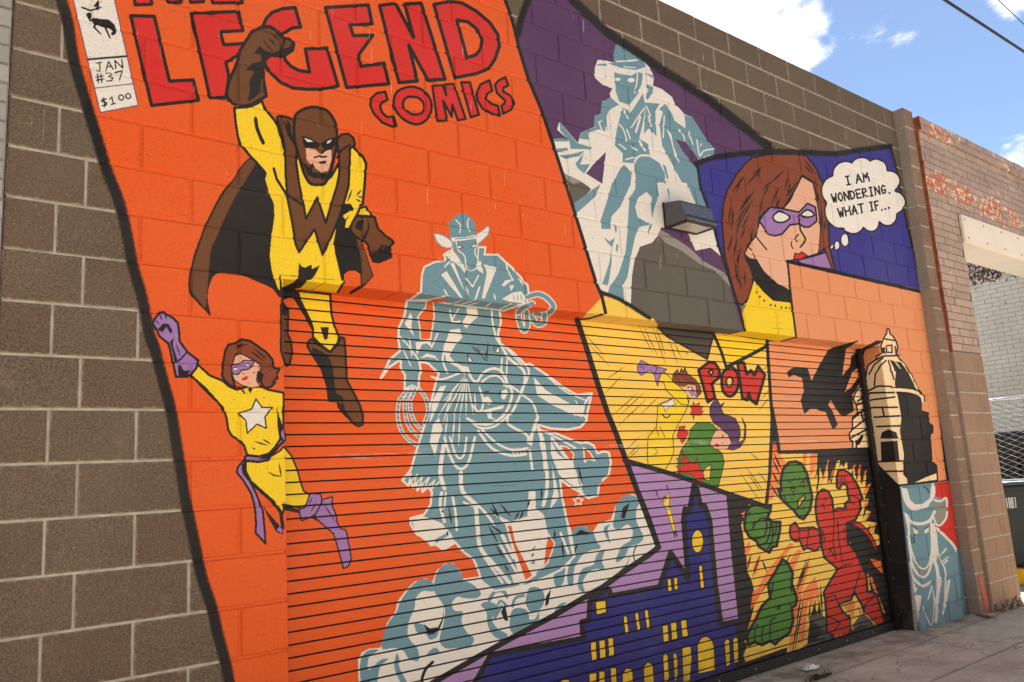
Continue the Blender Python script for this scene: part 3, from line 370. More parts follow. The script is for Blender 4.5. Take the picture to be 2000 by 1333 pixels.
    TEXT(B,'h5','I',1282,410,1342,398,66,2.8); TEXT(B,'h5','AM',1365,394,1480,374,66,2.8); TEXT(B,'h5','WONDERING',1180,545,1612,470,66,2.8); TEXT(B,'h5','.',1612,474,1650,468,40,3.2); TEXT(B,'h5','WHAT',1230,660,1442,618,68,2.8); TEXT(B,'h5','IF',1475,610,1560,596,66,2.8)
    for x in (1570,1597,1624): EL(B,'h5',x,602-(x-1570)*.3,8,9)
    # ---- peach panel with the sentry box
    F('peach','px',[(1538,511),(1805,571),(1815,630),(1819,667),(1828,724),(1836,792),(1846,880),(1853,940),(1760,951),(1700,884),(1522,886),(1508,780),(1498,668),(1524,668),(1555,660)])
    LN(B,'px',[(1538,511),(1680,543),(1805,571)],6); LN(B,'px',[(1538,511),(1546,590),(1555,660)],3.5); SOFT(B,'px',[(1806,570),(1816,630),(1822,690),(1834,770),(1846,880),(1854,940)],7,3); LN(B,'px',[(1853,939),(1800,946),(1758,951)],3)
    LN(B,'px',[(1555,659),(1524,668)],2)
    fig = [(505,50),(560,35),(660,5),(705,-10),(700,0),(640,45),(610,60),(580,270),(640,200),(650,120),(740,55),(800,20),(850,-8),(900,0),(850,30),(760,70),(720,200),(660,240),(600,400),(650,360),(700,290),(722,312),(690,380),(660,420),(670,548),(590,592),(560,570),(530,530),(490,460),(470,500),(500,540),(545,650),(522,682),(500,680),(450,555),(400,545),(380,530),(330,530),(282,572),(255,460),(280,390),(265,290),(200,265),(160,285),(148,240),(190,210),(280,205),(310,210),(340,310),(400,190),(470,70)]
    F(B,'fg',fig)
    F('cream','fg',[(780,190),(760,300),(720,350),(680,410),(668,452),(690,500),(700,560),(660,600),(660,690),(635,720),(640,770),(660,780),(665,847),(830,845),(870,1137),(1100,1117),(1325,1087),(1320,1030),(1315,970),(1280,940),(1265,720),(1285,715),(1285,660),(1255,640),(1250,560),(1195,545),(1195,480),(1222,470),(1220,430),(1170,370),(1120,260),(1060,170),(1020,130),(1020,110),(1000,100),(1015,50),(1000,0),(975,-40),(952,-60),(944,-98),(930,-98),(926,-60),(905,-30),(882,30),(890,95),(850,120),(845,145)],0,B,2.6)
    F(B,'fg',[(960,150),(1040,165),(1100,250),(1160,360),(1200,420),(1195,545),(1250,565),(1255,640),(1285,660),(1285,715),(1265,720),(1280,945),(1315,970),(1320,1030),(1240,1060),(1130,1112),(1090,1117),(1085,1070),(1055,1040),(1060,880),(1030,700),(1042,600),(1012,430),(990,330),(1000,230)])
    LN('cream','fg',[(955,378),(1060,382),(1150,397),(1200,432),(1212,470)],6,1); LN(B,'fg',[(960,360),(1060,362),(1160,378),(1222,430),(1222,470)],2.2); LN('cream','fg',[(1110,260),(1150,340),(1165,372)],3); MANY('cream','fg',[[(985,150),(1040,220)],[(1030,150),(1075,195)]],2.4)
    F(B,'fg',[(878,762),(890,712),(940,690),(1000,710),(1017,762)]); F(B,'fg',[(880,787),(1010,777),(1028,942),(886,942)])
    for s in ([(770,395),(860,352),(960,352)],[(700,470),(800,405),(990,400)],[(690,500),(810,460),(990,435)],[(700,560),(815,520),(1010,515)],[(660,610),(740,540)],[(830,595),(1030,582)],[(850,668),(1042,660)],[(870,1018),(1060,1015)],[(860,942),(1060,935)],[(895,525),(906,580)],[(640,760),(770,690)],[(660,690),(760,610)],[(730,560),(740,610)],[(690,780),(690,845)],[(850,145),(900,115),(1020,112)]): LN(B,'fg',s,3)
    for s in ([(832,350),(838,260),(880,190),(922,150)],[(790,260),(830,185),(900,130)],[(940,150),(970,250),(985,300)],[(960,150),(1000,230)],[(925,40),(925,85),(970,88),(968,30),(930,35)],[(895,50),(915,95)],[(995,40),(1000,100)],[(905,-20),(990,-5)]): LN(B,'fg',s,2.6)
    F(B,'fg',[(690,780),(735,730),(748,745),(715,810),(695,815)]); F(B,'fg',[(888,45),(915,50),(912,95),(890,92)])
    # ---- pier: riding ghost below, red corner
    F(T,'px',[(1758,950),(1854,940),(1890,1260),(1785,1260)]); F('crim','px',[(1822,945),(1854,940),(1872,1074),(1860,1064),(1827,1031),(1848,1002),(1842,975),(1826,970)]); F(B,'px',[(1690,882),(1758,950),(1787,1250),(1720,1250)])
    F('ridge','fg',[(1300,1245),(1350,1255),(1388,1232),(1400,1290),(1392,1360),(1350,1420),(1310,1410),(1296,1330)]); F('ridge','fh',[(1112,260),(1150,400),(1200,470),(1250,440),(1240,500),(1195,500),(1140,440)]); F(W,'fh',[(1096,120),(1112,300),(1140,420),(1125,400),(1100,300),(1088,160)]); F(W,'fh',[(1282,100),(1312,130),(1330,330),(1300,420),(1290,300)])
    F(W,'fg',[(1048,1148),(1085,1150),(1110,1240),(1150,1275),(1210,1270),(1265,1225),(1275,1130),(1298,1112),(1300,1215),(1240,1300),(1150,1325),(1075,1270)])
    for fr, q, w in (('fg',[(1050,1150),(1075,1250),(1130,1310),(1220,1290),(1292,1210),(1292,1115)],5),('fg',[(1110,1260),(1160,1300),(1250,1280)],5),('fh',[(1080,30),(1110,75),(1180,95),(1260,70),(1300,0)],6),('fh',[(1290,20),(1310,90),(1345,105),(1390,50),(1398,0)],4),('fg',[(1300,1240),(1350,1250),(1390,1225),(1402,1290)],4),('fh',[(1095,40),(1110,250),(1150,380),(1200,445),(1250,420),(1278,300),(1270,60)],3.4),('fh',[(1105,220),(1130,420),(1200,510),(1255,470),(1290,330)],4.5),('fh',[(1110,400),(1130,510),(1210,580),(1270,545)],5),('fh',[(1290,100),(1295,350),(1320,450),(1330,600),(1310,860)],6),('fh',[(1310,120),(1330,330),(1385,470),(1380,700),(1365,800)],3),('fh',[(1320,130),(1440,250),(1475,310)],5),('fh',[(1210,740),(1275,890),(1300,700)],2.2),('fh',[(1280,580),(1250,680)],3),('fh',[(1390,290),(1350,340)],3),('fh',[(1400,380),(1380,400)],3),('fh',[(1415,540),(1380,740)],5),('fh',[(1290,610),(1300,700)],3),('fh',[(1410,350),(1360,390)],2)): LN(W,fr,q,w,1)
    for q in ([(1115,510),(1165,600),(1140,650),(1200,655),(1172,850),(1160,945),(1140,900)],[(1130,115),(1172,150),(1165,182),(1140,170)],[(1218,145),(1257,113),(1252,165),(1228,172)],[(1330,500),(1360,520),(1340,640),(1310,850),(1305,700)],[(1060,0),(1090,20),(1110,200),(1090,130)]): F(W,'fh',q)
    MANY(B,'fh',[[(1128,110),(1175,150)],[(1215,140),(1260,112)],[(1165,185),(1140,172)]],2.2); TEXT(B,'fh','CK',1118,250,1156,246,48,1.6); MANY(B,'fg',[[(1215,1130),(1230,1150)],[(1235,1140),(1255,1165)],[(1245,1165),(1262,1190)]],2.4); SOFT('blue2','px',[(1872,1075),(1876,1110),(1880,1160),(1884,1200)],3,4)
    # ---- punch panel
    pw = P('px',[(1130,627),(1286,641),(1427,654),(1498,668),(1504,760),(1508,820),(1507,850),(1503,930),(1496,990),(1476,982),(1418,964),(1380,950),(1344,938),(1294,922),(1222,902),(1186,806),(1145,679)])
    F('sun',None,pw)
    F('yellow','h6',[(1330,365),(1850,430),(1830,490),(1450,652),(1425,625)]); F('dark','h6',[(770,300),(1320,355),(1255,612),(860,390)],0,B,3)
    LN(B,'h6',[(1315,360),(1400,560),(1440,690)],5); LN(B,'h6',[(1440,690),(1640,590),(1835,485)],6)
    MANY(B,'h6',[[(70,380),(255,580)],[(105,470),(300,680)],[(590,290),(720,550)],[(635,290),(770,580)],[(720,300),(850,660)],[(760,310),(850,580)],[(870,400),(965,650)],[(930,450),(1000,590)],[(1058,530),(1058,570)],[(460,680),(280,800)],[(420,775),(255,950)],[(580,940),(330,1160)],[(640,935),(420,1140)],[(660,1000),(380,1270)],[(780,980),(615,1140)],[(1840,680),(1790,720)],[(1870,900),(1780,1000)],[(1870,970),(1755,1115)]],1.7)
    MANY(B,'h7',[[(250,365),(110,500)],[(240,445),(120,570)],[(240,490),(130,590)],[(1325,525),(1415,600)],[(1270,640),(1480,940)],[(1230,725),(1420,1000)],[(1300,720),(1440,930)],[(1400,710),(1500,830)]],1.7)
    F('yellow','h7',[(420,60),(530,10),(650,-40),(735,-10),(700,110),(620,250),(570,350),(580,520),(540,620),(480,712),(330,670),(320,500),(330,370),(410,270),(420,150)],0,B,1.6); F('yellow','h6',[(780,770),(830,730),(900,800),(1060,950),(1072,1060),(1000,1050),(860,920),(830,840),(785,830)],0,B,1.6)
    LN(B,'h7',[(440,265),(495,380)],1.4); LN(B,'h7',[(410,270),(430,370)],1.4); LN(B,'h7',[(465,150),(505,185),(545,160)],2,1); MANY(B,'h7',[[(380,470),(430,520)],[(385,550),(425,520)]],1.6)
    F('purple','h6',[(575,680),(610,622),(680,660),(862,710),(800,760),(770,875),(740,770),(700,720),(660,740),(610,772),(575,730)],0,B,1.6); LN(B,'h6',[(765,690),(745,760)],1.4); LN(B,'h6',[(590,690),(630,680),(640,720)],1.4)
    F('hair','h6',[(915,830),(920,760),(965,710),(975,760),(1005,700),(1020,740),(1035,690),(1060,750),(1140,810),(1190,880),(1197,940),(1150,987),(1130,900),(1080,850),(1020,880),(960,860)],0,B,1.6); MANY(B,'h6',[[(940,770),(1010,860)],[(1000,770),(1100,850)],[(1060,780),(1160,880)]],1.6)
    F('skin','h6',[(1020,885),(1080,860),(1140,870),(1150,970),(1110,1000),(1060,960)]); F('lav','h6',[(1062,878),(1110,888),(1142,972),(1120,992),(1088,930)],0,B,1.2); EL(W,'h6',1085,905,10,16); EL(W,'h6',1122,978,8,12)
    F(W,'h6',[(790,1050),(870,1030),(920,990),(925,1025),(955,1050),(890,1070),(840,1122),(830,1070)],0,B,1.2)
    F('crim','h6',[(1085,1060),(1110,1065),(1118,1028),(1140,1060),(1180,1030),(1178,1068),(1218,1070),(1195,1105),(1217,1122),(1192,1160),(1130,1160),(1120,1205),(1112,1160),(1085,1150),(1105,1110)],0,B,1)
    F('green','h7',[(720,400),(740,300),(800,235),(880,225),(960,250),(1000,300),(930,440),(1000,490),(1050,530),(1072,620),(1010,872),(850,820),(620,770),(620,600),(650,500)],0,B,1.6); F('sun','h7',[(850,742),(890,670),(942,640),(930,802),(880,782)],0,B,1.6)
    F('plum','h7',[(930,160),(930,80),(960,30),(1000,-5),(1030,60),(1072,38),(1040,90),(1060,140),(1180,190),(1220,270),(1230,350),(1205,430),(1260,400),(1270,270),(1240,178),(1282,260),(1282,380),(1230,470),(1160,500),(1100,490),(1120,400),(1100,340),(1020,270),(970,240)],0,B,1.4)
    F('skin','h7',[(1020,265),(1060,310),(1110,350),(1142,430),(1100,490),(980,490),(930,440),(960,350)],0,B,1.4); F('lip','h7',[(980,430),(1000,425),(1025,450),(1015,472),(985,465)]); MANY(B,'h7',[[(1045,345),(1065,390)],[(1040,440),(1070,420)],[(1070,450),(1095,455)],[(1050,370),(1070,360)]],1.8)
    F('crim','h7',[(610,370),(630,270),(692,262),(682,290),(722,330),(690,400),(660,440),(640,390)],0,B,1.2); F('crim','h7',[(600,580),(680,592),(650,490),(720,600),(790,640),(800,570),(822,640),(877,750),(850,818),(780,790),(760,740),(690,720),(620,732),(650,690),(597,660),(690,640)],0,B,1.2)
    w = 5
    F('crim','h6',[(1170,720),(1270,640),(1330,650),(1375,720),(1370,790),(1300,850),(1330,985),(1260,1030),(1200,820)],0,B,w); F('sun','h6',[(1268,740),(1298,708),(1312,740),(1292,772)],0,B,3.4)
    F('crim','h6',[(1480,690),(1530,720),(1560,800),(1550,900),(1510,960),(1460,972),(1410,920),(1395,820),(1410,740)],1,B,w); F('sun','h6',[(1460,790),(1490,790),(1503,835),(1480,880),(1450,870),(1440,820)],1,B,3.4)
    F('crim','h6',[(1550,650),(1612,645),(1640,760),(1680,720),(1715,770),(1750,680),(1817,767),(1735,1050),(1680,1010),(1660,940),(1645,1012),(1597,990)],0,B,w)
    # ---- town at night
    F('lav','px',[(1222,902),(1294,922),(1344,938),(1418,964),(1430,1100),(1442,1215),(1440,1400),(700,1480),(800,1362),(853,1330),(936,1282),(999,1247),(1080,1204),(1144,1166),(1219,1117),(1286,1070)])
    F('navy','px',[(880,1420),(928,1333),(958,1280),(1139,1247),(1136,1215),(1150,1212),(1152,1174),(1181,1153),(1190,1152),(1193,1164),(1288,1147),(1310,1080),(1344,1131),(1335,1016),(1338,994),(1346,1002),(1356,946),(1362,960),(1369,991),(1376,988),(1386,1016),(1397,1139),(1408,1220),(1442,1213),(1440,1420)],0,B,8.5)
    EL('gold','h8',937,350,42,80,B,2)
    for q in ([(945,522),(958,516),(970,522),(985,675),(957,677)],[(725,612),(752,608),(760,695),(730,702)],[(770,604),(797,600),(802,685),(775,690)],[(223,772),(297,760),(303,845),(233,865)],[(418,880),(430,868),(446,875),(460,990),(442,1003),(432,998)],[(498,860),(512,843),(526,850),(541,970),(518,982)],[(566,835),(578,826),(594,830),(608,960),(582,966)],[(690,937),(730,930),(739,1045),(699,1057)],[(748,918),(790,912),(799,1030),(757,1040)],[(818,902),(860,895),(873,1012),(829,1020)],[(189,1054),(230,1048),(236,1177),(197,1184)],[(249,1042),(292,1036),(299,1162),(254,1168)],[(311,1028),(350,1020),(358,1146),(317,1154)],[(941,1275),(935,1070),(962,1024),(1000,1010),(1038,1036),(1055,1090),(1060,1250)],[(1123,1050),(1140,1028),(1162,1040),(1167,1210),(1135,1228)],[(1183,1034),(1205,1014),(1220,1032),(1227,1190),(1190,1200)],[(828,1092),(890,1080),(900,1160),(885,1320),(835,1335)],[(695,1150),(714,1130),(732,1150),(741,1300),(722,1360),(705,1360)],[(765,1140),(783,1120),(800,1160),(801,1290),(777,1350)],[(560,1225),(590,1190),(627,1210),(636,1350),(563,1360)],[(413,1275),(440,1233),(482,1240),(496,1370),(413,1385)],[(328,1234),(370,1228),(377,1380),(334,1390)],[(249,1258),(290,1253),(297,1390),(249,1400)],[(180,1275),(233,1262),(236,1400),(182,1410)],[(-60,1400),(-40,1340),(0,1314),(40,1312),(66,1400)]):
        F('gold','h8',q,0,B,2)
    F('yellow','h8',[(652,22),(690,78),(712,72),(728,20),(738,10),(742,60),(738,100),(752,132),(782,272),(766,282),(737,180),(706,100)],0,B,1); EL('hair','h8',708,50,13,17); EL('skin','h8',712,62,8,9); STAR(W,'h8',727,118,19,B,1); F('plum','h8',[(764,282),(786,275),(800,316),(792,320),(780,298),(784,330),(776,330)]); LN('plum','h8',[(648,0),(656,26)],3); LN('plum','h8',[(722,-40),(730,-8)],3)
    # ---- brawl panel
    F(B,'px',[(1418,964),(1496,990),(1508,850),(1522,884),(1705,878),(1750,1260),(1440,1420),(1442,1215),(1430,1100)])
    F('sun',None,P('i1',[(500,110),(560,145),(980,140),(972,330),(985,420),(1010,300),(1050,440),(1085,250),(1100,420),(1130,480),(1190,240),(1220,220),(1260,300),(1300,230),(1310,330),(1380,300),(1400,420),(1440,280),(1450,460),(1510,340),(1500,520),(1560,470),(1490,640),(1540,640),(1500,760),(1560,780),(1500,880),(1620,900),(1590,1000),(1650,1040),(1655,1130),(1560,1190),(1540,1270)])+P('i2',[(1480,200),(1478,340),(1500,470),(1570,500),(1640,690),(1560,640),(1470,480),(1440,690),(1340,800),(1320,850),(1300,700),(1060,755),(1020,690),(1000,560),(980,690),(950,600),(910,730),(880,990),(720,1100),(680,1090),(690,1020),(280,1165),(260,1100),(300,1000),(270,960),(330,760),(380,560),(360,450),(340,370),(300,290),(290,130),(270,100)])+P('i1',[(200,1220),(170,1000),(150,900),(200,870),(160,800),(210,760),(240,700),(450,690)]))
    fl = 'flame'
    for fr, q in (('i1',[(495,30),(540,40),(560,150),(640,240),(580,420),(540,560),(490,640),(450,660)]),('i1',[(820,150),(870,145),(850,330),(830,300)]),('i1',[(900,145),(978,140),(960,300),(900,420)]),('i1',[(940,400),(960,330),(950,460)]),('i1',[(1095,215),(1110,215),(1050,420),(1010,520)]),('i1',[(1150,300),(1190,230),(1130,430),(1100,500)]),('i1',[(1380,270),(1400,270),(1350,350),(1340,330)]),('i1',[(1440,265),(1455,280),(1430,420),(1400,430)]),('i1',[(1500,330),(1515,340),(1480,460),(1450,470)]),('i1',[(1530,480),(1545,520),(1490,590),(1480,560)]),('i1',[(1500,640),(1530,640),(1500,760),(1480,720)]),('i1',[(1540,780),(1560,790),(1520,860),(1490,870)]),('i1',[(1600,900),(1615,920),(1570,1000),(1550,980)]),('i1',[(1550,1290),(1660,1310),(1650,1400),(1580,1330)]),
                  ('i1',[(150,800),(210,770),(190,860)]),('i1',[(190,1180),(240,1090),(260,1180),(210,1260)]),('i2',[(715,0),(755,20),(560,260),(480,400),(420,520),(335,655),(345,550),(480,290),(590,160)]),('i2',[(280,60),(310,30),(300,110)]),('i2',[(290,200),(330,120),(340,150),(300,280)]),('i2',[(350,250),(420,110),(430,160),(380,330)]),('i2',[(350,480),(440,420),(400,560),(330,640)]),('i2',[(700,200),(790,70),(830,80),(740,300)]),('i2',[(780,420),(880,200),(910,220),(800,560),(770,520)]),('i2',[(840,480),(960,330),(1000,500),(990,600),(960,500),(930,640),(890,560),(850,960),(790,1000)]),('i2',[(760,520),(820,480),(830,560),(770,760),(740,980),(700,1090)]),('i2',[(330,770),(420,620),(400,700),(300,920),(280,1000)]),('i2',[(1230,620),(1340,560),(1350,600),(1330,760),(1300,680)]),('i2',[(1370,620),(1400,640),(1430,710),(1390,690)]),('i2',[(1500,160),(1600,180),(1620,310),(1530,220)]),('i2',[(1480,330),(1510,330),(1560,470),(1600,600),(1560,540)]),('i2',[(1065,750),(1150,800),(1140,900),(1070,840)])):
        F(fl,fr,q,0,None,0,.85)
    MANY(B,'i1',[[(510,150),(590,320)],[(500,220),(570,370)],[(490,340),(560,480)],[(470,480),(570,640)],[(1020,240),(960,400)],[(1000,330),(985,520)],[(1130,260),(1090,480)],[(1250,220),(1220,290)],[(1180,230),(1150,330)],[(1370,330),(1350,400)],[(1420,300),(1400,440)],[(1480,340),(1460,480)],[(980,480),(975,560)],[(1510,700),(1480,850)],[(1560,920),(1520,1000)]],3.4)
    MANY(B,'i2',[[(905,150),(780,480)],[(880,160),(770,460)],[(440,170),(490,290)],[(840,560),(760,1060)],[(800,700),(730,1090)],[(1010,420),(1030,700)],[(820,540),(780,780)],[(420,130),(350,330)],[(330,120),(300,260)],[(590,250),(440,480)],[(720,120),(600,330)],[(910,600),(900,760)],[(960,560),(950,700)],[(1530,260),(1620,600)]],3.2)
    for q in ([(900,745),(980,690),(1055,725),(1062,850),(960,950),(860,1010),(745,1070),(790,1100),(1150,965),(1060,870)],[(1330,800),(1380,730),(1440,690),(1520,760),(1560,815),(1320,880),(1310,850)],[(320,900),(300,860),(330,800)]): F('floor','i2',q)
    MANY(B,'i2',[[(920,800),(940,830)],[(980,830),(970,910)],[(1000,850),(1010,900)],[(900,970),(1060,930)],[(1310,870),(1480,800)],[(1500,770),(1500,810)],[(1380,830),(1420,800)],[(1020,960),(1060,920)]],4)
    G = 'green'
    F(G,'i1',[(590,400),(610,310),(670,245),(750,235),(810,260),(870,370),(890,470),(925,620),(900,760),(830,860),(780,840),(720,760),(650,700),(590,640),(552,528),(592,552),(580,470)],0,B,4.8)
    F('gold','i1',[(688,530),(732,528),(712,562)],0,B,2); F('gold','i1',[(798,478),(842,448),(820,502)],0,B,2); F('gold','i1',[(768,742),(768,660),(832,602),(850,622),(800,700)],0,B,2.6); MANY(B,'i1',[[(655,460),(700,450)],[(700,450),(745,405)],[(680,520),(750,520)],[(730,560),(720,610)],[(790,400),(775,450)],[(800,470),(850,400)],[(850,400),(880,480)],[(620,590),(640,670)],[(690,640),(720,640)],[(830,600),(850,570)],[(840,720),(820,770)],[(830,500),(840,530)]],2.6)
    F(G,'i1',[(190,900),(210,770),(270,700),(360,700),(440,720),(477,708),(470,770),(440,840),(490,890),(577,890),(570,1000),(540,1150),(490,1162),(460,1222),(400,1190),(350,1160),(320,1100),(240,1050),(190,960)],0,B,4.8)
    for s in ([(270,920),(310,900),(370,850),(420,850),(435,950),(400,1050),(310,1075)],[(430,850),(470,890),(470,1000),(430,1110),(370,1140)],[(490,890),(500,1000),(490,1100),(440,1180)],[(535,900),(530,1000),(490,1060)],[(225,810),(250,790)],[(270,970),(300,920)]): LN(B,'i1',s,2.8)
    F(G,'i2',[(640,165),(690,200),(740,300),(730,400),(780,540),(770,610),(730,640),(745,760),(710,880),(600,960),(570,992),(520,960),(440,1000),(370,970),(310,1002),(288,920),(380,750),(440,620),(520,540),(500,400),(560,300)],0,B,5)
    for s in ([(370,970),(370,880),(395,800)],[(440,960),(440,880),(460,815)],[(520,930),(520,790),(545,740),(575,735)],[(530,510),(550,390)],[(720,440),(730,480)],[(705,590),(730,640)],[(590,650),(605,620)],[(605,650),(618,615)]): LN(B,'i2',s,2.6)
    F(B,None,P('i1',[(1290,890),(1360,880),(1460,920),(1560,1020),(1640,1220),(1570,1240)])+P('i2',[(1500,160),(1480,300),(1460,330),(1380,150),(1300,0)])+P('i1',[(1310,1110)]))
    F('crim','i1',[(1340,895),(1380,878),(1450,905),(1540,990),(1600,1090),(1632,1195),(1605,1190),(1540,1060),(1460,970),(1380,925)],0,B,2)
    F('crim',None,P('i1',[(970,620),(990,570),(1040,535),(1100,560),(1140,640),(1155,770),(1200,742),(1280,742),(1280,690),(1330,650),(1310,590),(1300,490),(1262,480),(1240,490),(1220,532),(1190,512),(1190,400),(1210,330),(1270,325),(1340,370),(1420,500),(1472,640),(1440,660),(1452,750),(1390,870),(1300,900),(1310,1110),(1400,1220)])+P('i2',[(1380,150),(1460,330),(1470,480),(1530,490),(1560,510),(1640,780),(1560,812),(1500,740),(1440,690),(1420,620),(1340,480),(1310,560),(1190,602),(1230,680),(1300,740),(1312,830),(1290,910),(1140,952),(1130,900),(1070,870),(1070,700),(1055,550),(1042,490),(1110,370),(1180,260),(1050,150),(1030,70)])+P('i1',[(1030,1180),(1020,1000),(980,900),(958,740)]),0,B,4)
    F('crim','i1',[(680,980),(690,930),(740,895),(780,960),(890,950),(935,945),(1000,990),(1022,1150),(960,1205),(870,1170),(830,1195),(790,1090),(740,1102),(690,1060)],0,B,3.6)
    for s in ([(780,960),(790,1090)],[(890,955),(865,1170)],[(1155,770),(1160,900),(1150,1100),(1180,1300)],[(1200,880),(1210,1050),(1250,1330)],[(1100,1230),(1120,1180),(1160,1260)],[(1310,590),(1380,610),(1440,650)],[(1020,700),(1040,690),(1060,750)],[(1060,660),(1090,630)],[(1280,690),(1300,740)],[(1280,960),(1260,1000)],[(1280,1070),(1270,1100)],[(1040,980),(1060,1100)],[(1330,660),(1380,700)],[(1210,430),(1200,480)],[(1240,400),(1240,450)],[(1270,400),(1280,450)]): LN(B,'i1',s,2)
    for s in ([(1180,260),(1230,230),(1310,205)],[(1400,280),(1360,400),(1330,490)],[(1060,545),(1150,515),(1180,590)],[(1440,610),(1520,540),(1535,500)],[(1070,710),(1200,780)],[(1200,780),(1150,860)],[(1440,690),(1450,610)]): LN(B,'i2',s,2.4)
    F('crim','i2',[(1140,950),(1190,870),(1290,840),(1280,915),(1200,940)]); MANY('skin','i2',[[(1180,900),(1170,930)],[(1210,890),(1205,925)]],2); LN('sun','i2',[(1440,690),(1490,740),(1550,805)],2); LN('sun','i2',[(1315,740),(1312,800),(1328,855)],2)
    # ---- panel borders
    SOFT(B,'px',Lb,13,8); LN(B,'px',Rb,5.5); LN(B,'px',Db[:3],3); LN(B,'px',Db[2:11],9); LN(B,'px',Db[10:],9.5)
    LN(B,'px',[(1498,666),(1504,760),(1508,814),(1507,850),(1503,930),(1496,990)],5.5); LN(B,'px',[(1220,900),(1294,921),(1344,937),(1380,950),(1418,964),(1476,983),(1500,992)],8); LN(B,'px',[(1508,800),(1517,850),(1522,884),(1600,883),(1705,878)],6)
    LN(B,'px',[(1286,1070),(1223,901)],8.5)
    # ---- wear: scuffs, drips, scratches
    rr = random.Random(5)
    for k in range(90):
        x = rr.uniform(640,1650); y = 893 - (x-640)*.035 + rr.gauss(0,4); LN('white2',None,[(x,y),(x+rr.uniform(8,50),y-rr.uniform(-1,2))],rr.uniform(.6,2),0,rr.uniform(.08,.3))
    for k in range(46):
        x = rr.uniform(230,1500); y = rr.uniform(0,520); LN('white2',None,[(x,y),(x+rr.uniform(-1,1),y+rr.uniform(8,34))],rr.uniform(.8,1.8),0,rr.uniform(.12,.4),1)
    for k in range(150):
        x = rr.uniform(556,1650); y = rr.uniform(600,1260); LN(B,None,[(x,y),(x+rr.uniform(10,60),y+rr.uniform(-4,0)*(y-830)/300)],rr.uniform(.5,1.1),0,rr.uniform(.2,.55))
    LN('gold',None,[(37,241),(66,242)],1.1,0,.4); LN('gold',None,[(60,226),(61,250)],1.1,0,.4); LN('white2',None,[(87,215),(84,276)],1.4,0,.3)
    for k in range(26):
        x = rr.uniform(10,330); y = rr.uniform(150,1300)
        if x < 120 + (y-150)*.2: LN('white2',None,[(x,y),(x+rr.uniform(-4,9),y-rr.uniform(2,14))],rr.uniform(1,2.6),0,rr.uniform(.06,.2),1)

# ------------------------------------------------------------------ measures (metres; the wall face is the plane Y = 0)
HB, CO = .20726, .2032                       # half block length, course height
XL, XR, ZT, G = -.485, 7.03, 15*CO, -1.775   # wall ends, wall top, ground
DX0, DX1, DZ = 3*HB, 6.085, 3*CO             # door opening
DEP = .2                                     # wall thickness / door recess

def lin(c):
    return tuple(((v/255)/12.92 if v/255 <= .04045 else ((v/255+.055)/1.055)**2.4) for v in c)
def pix_to_plane(p, ax, val):
    p = np.asarray(p, dtype=np.float64)
    d = np.outer((p[:,0]-1000)/FOC, RIGHT) + np.outer((p[:,1]-666.5)/FOC, DOWN) + np.array(FWD)
    t = (val - CAM[ax])/d[:,ax]
    return np.array(CAM) + d*t[:,None]
def project(v):
    d = Vector(v) - CAM; z = d.dot(FWD)
    return (1000 + FOC*d.dot(RIGHT)/z, 666.5 + FOC*d.dot(DOWN)/z, z)
def paint_plane(name, ax, val, ua, va, u0, u1, v0, v1, res, clip):
    Wd, H = int((u1-u0)*res), int((v1-v0)*res)
    img = np.zeros((H, Wd, 4), np.float32)
    for col, polys, al in SH:
        c = np.array(lin(COL[col]) + (1,), np.float32)
        for p in polys:
            xs = [q[0] for q in p]; ys = [q[1] for q in p]
            if max(xs) < clip[0] or min(xs) > clip[2] or max(ys) < clip[1] or min(ys) > clip[3]: continue
            if min(xs) < clip[0] or max(xs) > clip[2] or min(ys) < clip[1] or max(ys) > clip[3]: p = clip_poly(p, clip)
            if len(p) < 3: continue
            w = pix_to_plane(p, ax, val)
            fill_poly(img, np.stack([(w[:,ua]-u0)*res, (w[:,va]-v0)*res], 1), c, al)
    a = img[...,3:4]
    img[...,:3] = np.where(a > 1e-4, img[...,:3]/np.maximum(a, 1e-4), 0)
    im = bpy.data.images.new(name, Wd, H, alpha=True, float_buffer=True)
    im.colorspace_settings.name = 'Non-Color'; im.alpha_mode = 'CHANNEL_PACKED'
    im.pixels.foreach_set(img.ravel()); im.update(); im.pack()
    return im, (ua, va, u0, u1, v0, v1)
mural()
IM_WALL = paint_plane('mural_wall_paint', 1, 0, 0, 2, -.6, 7.3, -1.9, 3.2, 440, (-60,-500,1960,1640))
IM_DOOR = paint_plane('mural_door_paint', 1, DEP, 0, 2, .5, 6.25, -1.9, .7, 440, (480,500,1800,1640))
IM_SOF = paint_plane('mural_soffit_paint', 2, DZ, 0, 1, .5, 6.3, -.03, .25, 440, (480,500,1800,745))
IM_JAMB = paint_plane('mural_jamb_paint', 0, DX1, 1, 2, -.03, .25, -1.9, .7, 440, (1640,600,1900,1400))

